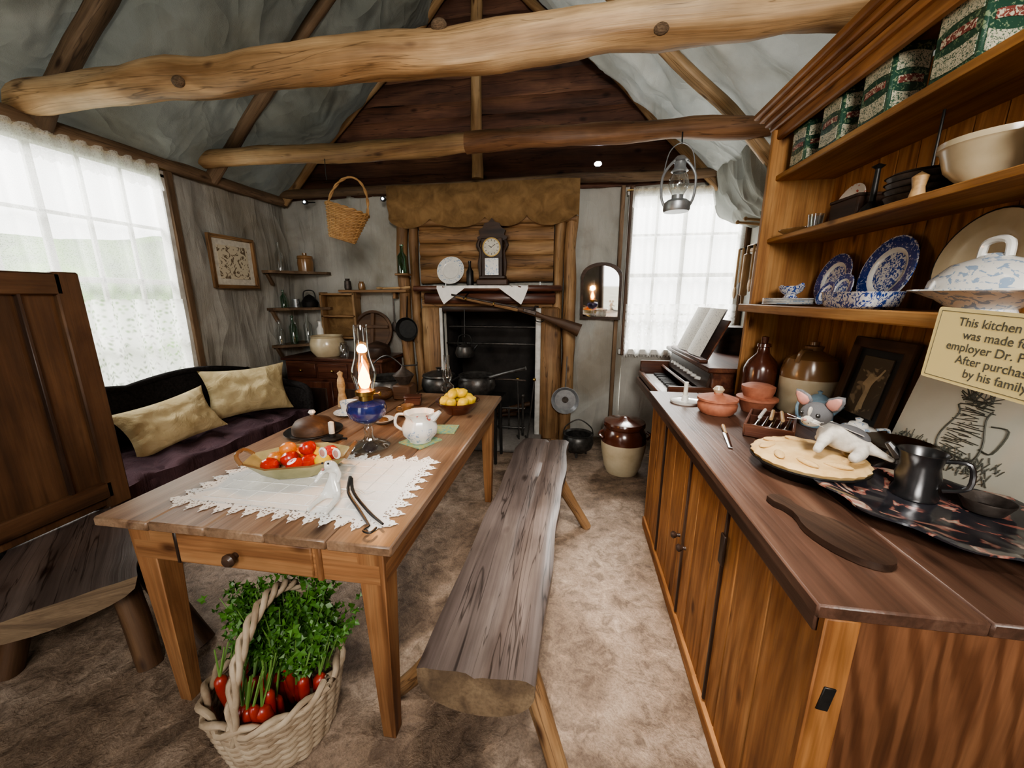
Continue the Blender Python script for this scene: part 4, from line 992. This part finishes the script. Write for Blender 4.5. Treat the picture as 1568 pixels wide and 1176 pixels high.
vs=[(.035,.012,.034),(.008,.004,.045),(-.014,-.002,.062),(.062,.012,.028),
    (-.012,-.045,.03),(-.022,-.075,.018),(.0,.045,.025),(-.01,.065,.010),
    (.07,-.03,.020),(.045,-.070,.010),(.085,.035,.014),(.09,.07,.008),(.10,.0,.018),(.13,-.02,.008)]
me=skin(vs,[(0,1),(1,2),(0,3),(1,4),(4,5),(1,6),(6,7),(3,8),(8,9),(3,10),(10,11),(3,12),(12,13)],[.029,.027,.019,.026,.011,.010,.011,.010,.016,.012,.014,.010,.011,.005])
b.mesh(me,whfur,M)
b.ell(M@V((.045,.014,.043)),(.054,.035,.035),greyfur,(0,12,-25));b.ell(M@V((.012,.010,.052)),(.028,.030,.028),greyfur,(0,0,-25))
H=T(M@V((-.028,-.010,.096)),(6,0,-56),(1.12,1.12,1.12))
b.ell((0,0,0),(.036,.037,.032),greyfur,M=H);b.ell((0,-.022,-.014),(.024,.021,.016),whfur,M=H);b.ell((0,-.037,-.008),(.013,.015,.011),whfur,M=H);b.ell((0,-.030,.012),(.005,.009,.016),whfur,M=H,n=12,k=8)
b.ell((0,-.052,-.004),(.005,.004,.0035),pinkm,M=H,n=10,k=8);b.tube([(-.008,-.046,-.014),(0,-.050,-.011),(.008,-.046,-.014)],.0012,blackm,5,M=H)
for sg in(-1,1):
    b.ell((sg*.0185,-.0295,.006),(.006,.0045,.0065),blackm,M=H,n=12,k=8);b.ell((sg*.020,-.0335,.0085),.0014,porc,M=H,n=8,k=6)
    b.lathe([(0,0),(.016,.006),(.020,.022),(.012,.044),(0,.056)],greyfur,(sg*.022,.006,.018),16,(0,sg*42,0),(1,.36,1),M=H)
    b.lathe([(0,.004),(.012,.010),(.0155,.022),(.009,.040),(0,.050)],pinkm,(sg*.022,-.0005,.018),14,(0,sg*42,0),(1,.34,1),M=H)
    for k in(-1,1): b.tube([(sg*.012,-.046,-.008),(sg*.045,-.052,-.006+k*.006)],.0005,porc,4,M=H)
b.done(70)
b=B('china_teapot');c=(1.03,1.50,zc)
b.lathe([(0,0),(.045,0),(.07,.035),(.072,.06),(.045,.09),(.03,.095),(.025,.105),(.008,.11),(.012,.12),(0,.125)],bluel,c,32)
b.tube([(c[0]-.06,c[1]-.01,c[2]+.04),(c[0]-.095,c[1]-.02,c[2]+.06),(c[0]-.105,c[1]-.02,c[2]+.095)],[.014,.009,.007],bluel,sm=3);b.tube([(c[0]+.06,c[1],c[2]+.08),(c[0]+.10,c[1],c[2]+.08),(c[0]+.10,c[1],c[2]+.04),(c[0]+.065,c[1],c[2]+.03)],.005,bluel,sm=4);b.done()
b=B('silver_sugar_dish');c=(1.05,1.355,zc)
b.lathe([(0,0),(.05,0),(.02,.02),(.02,.035),(.085,.07),(.105,.085),(.10,.087),(.075,.07),(0,.045)],silver,c,36);b.done()
b=B('painted_tray');Mt=T((.935,1.03,zc+.002),(0,0,-52),(.93,.72,1))
b.lathe([(0,0),(.17,0),(.19,.004),(.25,.03),(.285,.032),(.285,.037),(.25,.036),(.185,.011),(0,.007)],lacq,(0,0,0),72,M=Mt,wave=lambda a,z:1+.06*cos(10*a)*max(0,(z-.004)/.03));b.done(60)
b=B('pewter_mug');c=(.945,1.13,zc+.012)
b.lathe([(0,0),(.048,0),(.05,.008),(.042,.03),(.047,.06),(.040,.09),(.046,.12),(.052,.13),(.049,.13),(.04,.115),(.036,.09),(0,.01)],pewter,c,32)
b.tube([(c[0]+.03,c[1]-.03,c[2]+.115),(c[0]+.06,c[1]-.06,c[2]+.12),(c[0]+.065,c[1]-.065,c[2]+.06),(c[0]+.035,c[1]-.035,c[2]+.035)],.006,pewter,sm=4)
b.tube([(c[0]-.03,c[1]+.03,c[2]+.10),(c[0]-.055,c[1]+.045,c[2]+.135)],[.014,.008],pewter);b.done()
b=B('brass_bowl');b.lathe([(0,0),(.035,0),(.05,.03),(.05,.034),(.03,.01),(0,.008)],rust,(1.05,1.06,zc+.016),24);b.done()
b=B('cutting_board')
pts=[(.10*cos(a),.058*sin(a)) for a in [(-pi*.82)+pi*1.64*k/20 for k in range(21)]]
pts=pts+[(-.11,.02),(-.14,.018),(-.16,.026),(-.19,.02),(-.195,0),(-.19,-.02),(-.16,-.026),(-.14,-.018),(-.11,-.02)]
b.poly(pts,.016,darkw,T((.625,.885,zc+.001),(0,0,-70)));b.done()
b=B('portrait_frame');M=T((1.15,1.70,zc+.002),(90,0,-90))@T(r=(-10,0,0));b.M=M
for dx,dy,sx,sy in((0,.02,.31,.045),(0,.365,.31,.045),(-.133,.19,.045,.39),(.133,.19,.045,.39)): b.box((dx,dy,.01),(sx,sy,.022),settw,bev=.006)
b.box((0,.19,.004),(.26,.35,.006),blackm);b.box((0,.195,.009),(.15,.24,.006),etch2)
sk=plain('sepia_skin',(.50,.40,.26),.6)
me=skin([(0,.14,.014),(.005,.18,.014),(0,.22,.014),(0,.25,.014),(.01,.10,.014),(-.01,.09,.014),(.035,.24,.014),(.055,.275,.014),(-.03,.2,.014)],[(0,1),(1,2),(2,3),(0,4),(0,5),(2,6),(6,7),(2,8)],[.014,.012,.016,.013,.009,.009,.005,.005,.006])
for v in me.vertices: v.co.z=.013+(v.co.z-.014)*.15
b.mesh(me,sk);b.done()
b=B('decorated_tile');M=T((1.145,1.29,zc+.002),(90,0,-90))@T(r=(-12,0,0));b.M=M
def rr(w,h,r,n=6):
    p=[]
    for cx,cy,a0 in((w/2-r,r,-pi/2),(w/2-r,h-r,0),(-w/2+r,h-r,pi/2),(-w/2+r,r,pi)):
        for k in range(n+1):
            a=a0+pi/2*k/n;p.append((cx+r*cos(a),cy+r*sin(a)))
    return p
b.poly(rr(.44,.36,.05),.010,tile)
z=.0115
b.tube([(.0,.08,z),(.06,.08,z),(.07,.13,z),(.045,.20,z),(.05,.23,z)],.0022,ink,5,sm=4);b.tube([(.0,.08,z),(-.05,.085,z),(-.06,.13,z),(-.035,.20,z),(-.045,.23,z),(.05,.235,z)],.0022,ink,5,sm=4)
b.tube([(.065,.19,z),(.11,.19,z),(.10,.12,z),(.065,.12,z)],.0022,ink,5,sm=4)
for i in range(36):
    y0=.085+.0042*i;b.tube([(-.05+R(0,.06),y0,z),(-.05+R(.04,.11),y0+R(-.008,.012),z)],.0012,ink,4)
for i in range(200):
    x,y=R(-.20,.14),R(.025,.085)+max(0,-R(-.1,.2))*.2;b.tube([(x,y,z),(x+R(-.014,.014),y+R(.004,.025),z)],.0013,ink,4)
for i in range(40):
    x=R(-.14,.08);b.tube([(x,.34,z),(x+R(-.04,.04),.34-R(.01,.05),z)],.0014,ink,4)
for i in range(40):
    a=R(0,6.3);b.tube([(.0+R(-.04,.04),.25,z),(.0+.06*cos(a),.27+.04*sin(a),z)],.0014,ink,4)
b.done()
b=B('information_sign');M=T((.885,.945,1.215),(90,0,-90))@T(r=(0,0,-3));b.M=M
b.poly(rr(.34,.172,.006),.003,yel)
for x0,y0,w,h in((0,.008,.32,.001),(0,.164,.32,.001)): b.box((x0,y0,.0034),(w,h,.0006),ink,bev=.0001)
for x in(-.16,.16): b.box((x,.086,.0034),(.001,.156,.0006),ink,bev=.0001)
for i,tx in enumerate(("This kitchen dresser","was made for his","employer Dr. Pohlman","After purchase it","by his family")):
    me=textmesh(tx,.027);b.mesh(me,ink,T((0,.134-i*.028,.0034)))
b.done(30)
z3=1.376
b=B('plate_stack')
for i in range(5): b.lathe([(0,0),(.06,0),(.11,.008),(.11,.011),(.06,.004),(0,.004)],porc if i%2 else bluel,(1.05,2.14,z3+.006*i),32)
b.done()
b=B('gravy_boat');c=(1.05,2.13,z3+.037)
b.lathe([(0,0),(.035,0),(.025,.012),(.05,.03),(.06,.055),(.056,.055),(.04,.025),(0,.018)],bluew,c,28,(0,0,0),(.8,1.3,1));b.tube([(c[0],c[1]+.06,c[2]+.05),(c[0],c[1]+.10,c[2]+.06),(c[0],c[1]+.095,c[2]+.03),(c[0],c[1]+.05,c[2]+.025)],.004,bluew,sm=3);b.tube([(c[0],c[1]-.06,c[2]+.045),(c[0],c[1]-.095,c[2]+.062)],[.016,.008],bluew);b.done()
plate('china_plate',(1.215,2.09,z3+.118),.118,bluew,(0,-78,0),blued,ring=porc)
plate('china_plate',(1.215,1.77,z3+.135),.135,bluew,(0,-78,0),blued,ring=porc)
plate('small_china_plate',(1.15,1.92,z3+.07),.07,bluew,(0,-74,0),blued,ring=porc)
plate('small_china_plate',(1.13,1.985,z3+.055),.055,bluew,(0,-70,0),blued,ring=porc)
plate('enamel_platter',(1.21,1.41,z3+.150),.148,cream,(0,-78,0),None,.08,blackm)
b=B('casserole_dish');c=(1.03,1.62,z3)
b.lathe([(0,0),(.10,0),(.115,.01),(.125,.055),(.13,.06),(.118,.06),(.11,.015),(0,.01)],bluew,c,36,(0,0,0),(.62,1.15,1),wave=lambda a,z:1/(abs(cos(a))**5+abs(sin(a))**5)**.2*.93);b.done()
b=B('lidded_tureen');c=(1.05,1.20,z3)
b.lathe([(0,0),(.07,0),(.065,.012),(.10,.035),(.15,.055),(.165,.058),(.163,.062),(.12,.06),(0,.05)],bluel,c,44,(0,0,0),(.75,1.1,1))
b.lathe([(.125,.06),(.12,.085),(.08,.125),(.03,.142),(.02,.15),(0,.152)],bluel,c,40,(0,0,0),(.75,1.1,1))
b.tube([(c[0],c[1]-.035,c[2]+.14),(c[0],c[1]-.03,c[2]+.175),(c[0],c[1],c[2]+.185),(c[0],c[1]+.03,c[2]+.175),(c[0],c[1]+.035,c[2]+.14)],.009,porc,8,sm=4);b.done()
b=B('china_plate');b.lathe([(0,0),(.06,0),(.10,.01),(.1,.013),(.06,.004),(0,.004)],bluel,(1.06,.88,z3),32);b.done()
z2=1.712
b=B('glass_dish');b.lathe([(0,0),(.06,0),(.10,.02),(.10,.023),(.06,.004),(0,.004)],clear,(1.08,2.17,z2),28);b.done()
for x,y in((1.06,2.04),(1.03,1.98)):
    b=B('glass_tumbler');b.lathe([(0,0),(.025,0),(.03,.055),(.028,.055),(.022,.006),(0,.006)],clear,(x,y,z2),20);b.done()
plate('decorative_plate',(1.225,2.10,z2+.10),.10,redfl,(0,-76,0))
b=B('wooden_box');b.box((1.13,1.88,z2+.045),(.12,.17,.09),darkw,bev=.006);b.box((1.13,1.88,z2+.092),(.125,.175,.012),darkw);b.done()
b=B('candle_snuffer');b.lathe([(0,0),(.04,0),(.03,.03),(.01,.05),(.008,.16),(.02,.17),(0,.18)],iron,(1.08,1.73,z2),20);b.done()
b=B('tin_pan_stack')
for i in range(4): b.lathe([(0,0),(.075,0),(.09,.03),(.095,.032),(.088,.032),(.07,.004),(0,.004)],rust,(1.11,1.56,z2+.02*i),32)
b.lathe([(.09,.09),(.08,.10),(0,.112)],rust,(1.11,1.56,z2),32);b.done()
for y,r,m in((1.33,.115,cream),(1.08,.11,cream)):
    b=B('mixing_bowl');b.lathe([(0,0),(r*.5,0),(r*.52,.01),(r*.85,.05),(r*.98,.10),(r*1.04,.105),(r*1.04,.12),(r*.96,.12),(r*.8,.05),(0,.015)],m,(1.11,y,z2),36);b.done()
b=B('wooden_shaker');b.lathe([(0,0),(.02,0),(.015,.03),(.02,.06),(0,.075)],ltw,(1.02,1.445,z2),16);b.done()
z1=2.014
for y,h,s_ in((2.17,.17,.12),(1.94,.19,.13),(1.70,.20,.14),(1.40,.20,.15)):
    b=B('tea_tin');x=1.06
    b.box((x,y,z1+h/2),(.11,s_,h),tinm,bev=.006);b.box((x,y,z1+h-.004),(.114,s_+.004,.02),tinm,bev=.004)
    for q in(0,1):
        if q==0: F=T((x-.0555,y,z1),(90,0,-90));wd=s_
        else: F=T((x,y-s_/2-.0005,z1),(90,0,0));wd=.11
        def band(y0,y1,bow,m,k=.84,th=.0015):
            P=[];n=10
            for i in range(n+1): t=-1+2*i/n;P.append((t*wd*k/2,y0+bow*(1-t*t)))
            for i in range(n,-1,-1): t=-1+2*i/n;P.append((t*wd*k/2,y1+bow*(1-t*t)))
            b.poly(P,th,m,F)
        band(h*.10,h*.34,-.006,label);band(h*.62,h*.86,.008,label);band(h*.43,h*.54,.004,labelr,.66,.002)
    b.done()
b=B('utensil_rack')
b.box((1.42,3.28,1.80),(.06,.62,.05),fpw);b.box((1.46,3.28,1.80),(.06,.05,.05),fpw)
for y,L,k in((3.02,.34,0),(3.12,.46,1),(3.22,.34,2),(3.33,.44,1),(3.43,.36,0),(3.52,.40,2)):
    X_=1.31-.02*((3.52-y)/.5)
    b.tube([(1.41,y,1.80),(X_,y,1.79)],.006,iron)
    if k==1: b.tube([(X_,y,1.79),(X_,y,1.74),(X_,y,1.73),(X_,y,1.43),(X_,y,1.42),(X_,y,1.79-L)],[.01,.012,.027,.027,.012,.01],beamw,12)
    else:
        b.tube([(X_,y,1.79),(X_,y,1.79-L*.75)],.009,ltw);b.ell((X_,y,1.79-L*.85),(.012,.030,.05),ltw if k else rust)
b.done()
for y in(3.4,3.55):
    b=B('wooden_peg');b.tube([(1.46,y,1.98),(1.28,y,2.0)],[.012,.009],beamw);b.ell((1.28,y,2.0),.016,beamw);b.done()
b=B('canvas_drape')
def dr(u,v):
    y=2.95+.85*u;x=1.12+.36*v-.05*sin(v*pi);z=2.42-.42*v**.8-.07*sin(v*pi)*(1+.4*sin(u*8))
    return (x+.012*sin(u*22+v*4),y,z+.015*sin(u*22+v*5)+.03*n3(u*5,v*4,0))
b.grid(dr,80,20,roofr);b.done(80)
# ---------------------------------------------------------------- camera & light
cam=bpy.data.cameras.new('camera');cam.sensor_width=36;cam.lens=831*36/2212;cam.clip_start=.02
co=bpy.data.objects.new('camera',cam);co.location=(0,0,1.42);co.rotation_euler=(math.radians(90-12.85),0,math.radians(8.93));scn.collection.objects.link(co);scn.camera=co
w=bpy.data.worlds.new('world');scn.world=w;w.use_nodes=True;bg=w.node_tree.nodes['Background'];bg.inputs[0].default_value=(1,.99,.96,1);bg.inputs[1].default_value=3.2
def area(name,loc,tgt,sx,sy,e,col=(1,1,1),spread=180):
    l=bpy.data.lights.new(name,'AREA');l.shape='RECTANGLE';l.size=sx;l.size_y=sy;l.energy=e;l.color=col;l.spread=math.radians(spread)
    o=bpy.data.objects.new(name,l);o.location=loc;o.rotation_euler=(V(tgt)-V(loc)).to_track_quat('-Z','Y').to_euler();scn.collection.objects.link(o)
area('daylight_window_1',(-4.3,1.9,3.5),(-2.0,1.9,1.0),2,1.6,430,(1,.98,.95))
area('daylight_window_2',(1.1,5.6,3.6),(.8,3.0,1.2),1.6,1.6,520,(1,.98,.94))
area('front_fill_light',(.35,-1.2,2.2),(-.2,2.4,1.35),.8,.6,42,(1,.94,.86),125)  # added fill lamp behind the camera, apart from the door opening
area('floor_fill_light',(.15,.75,2.9),(.2,1.5,0),.4,.4,9,(1,.93,.84),50)  # added overhead lamp to brighten the floor, no fixture there
scn.view_settings.view_transform='AgX'
try: scn.view_settings.look='AgX - Medium High Contrast'
except Exception: pass
scn.view_settings.exposure=.32
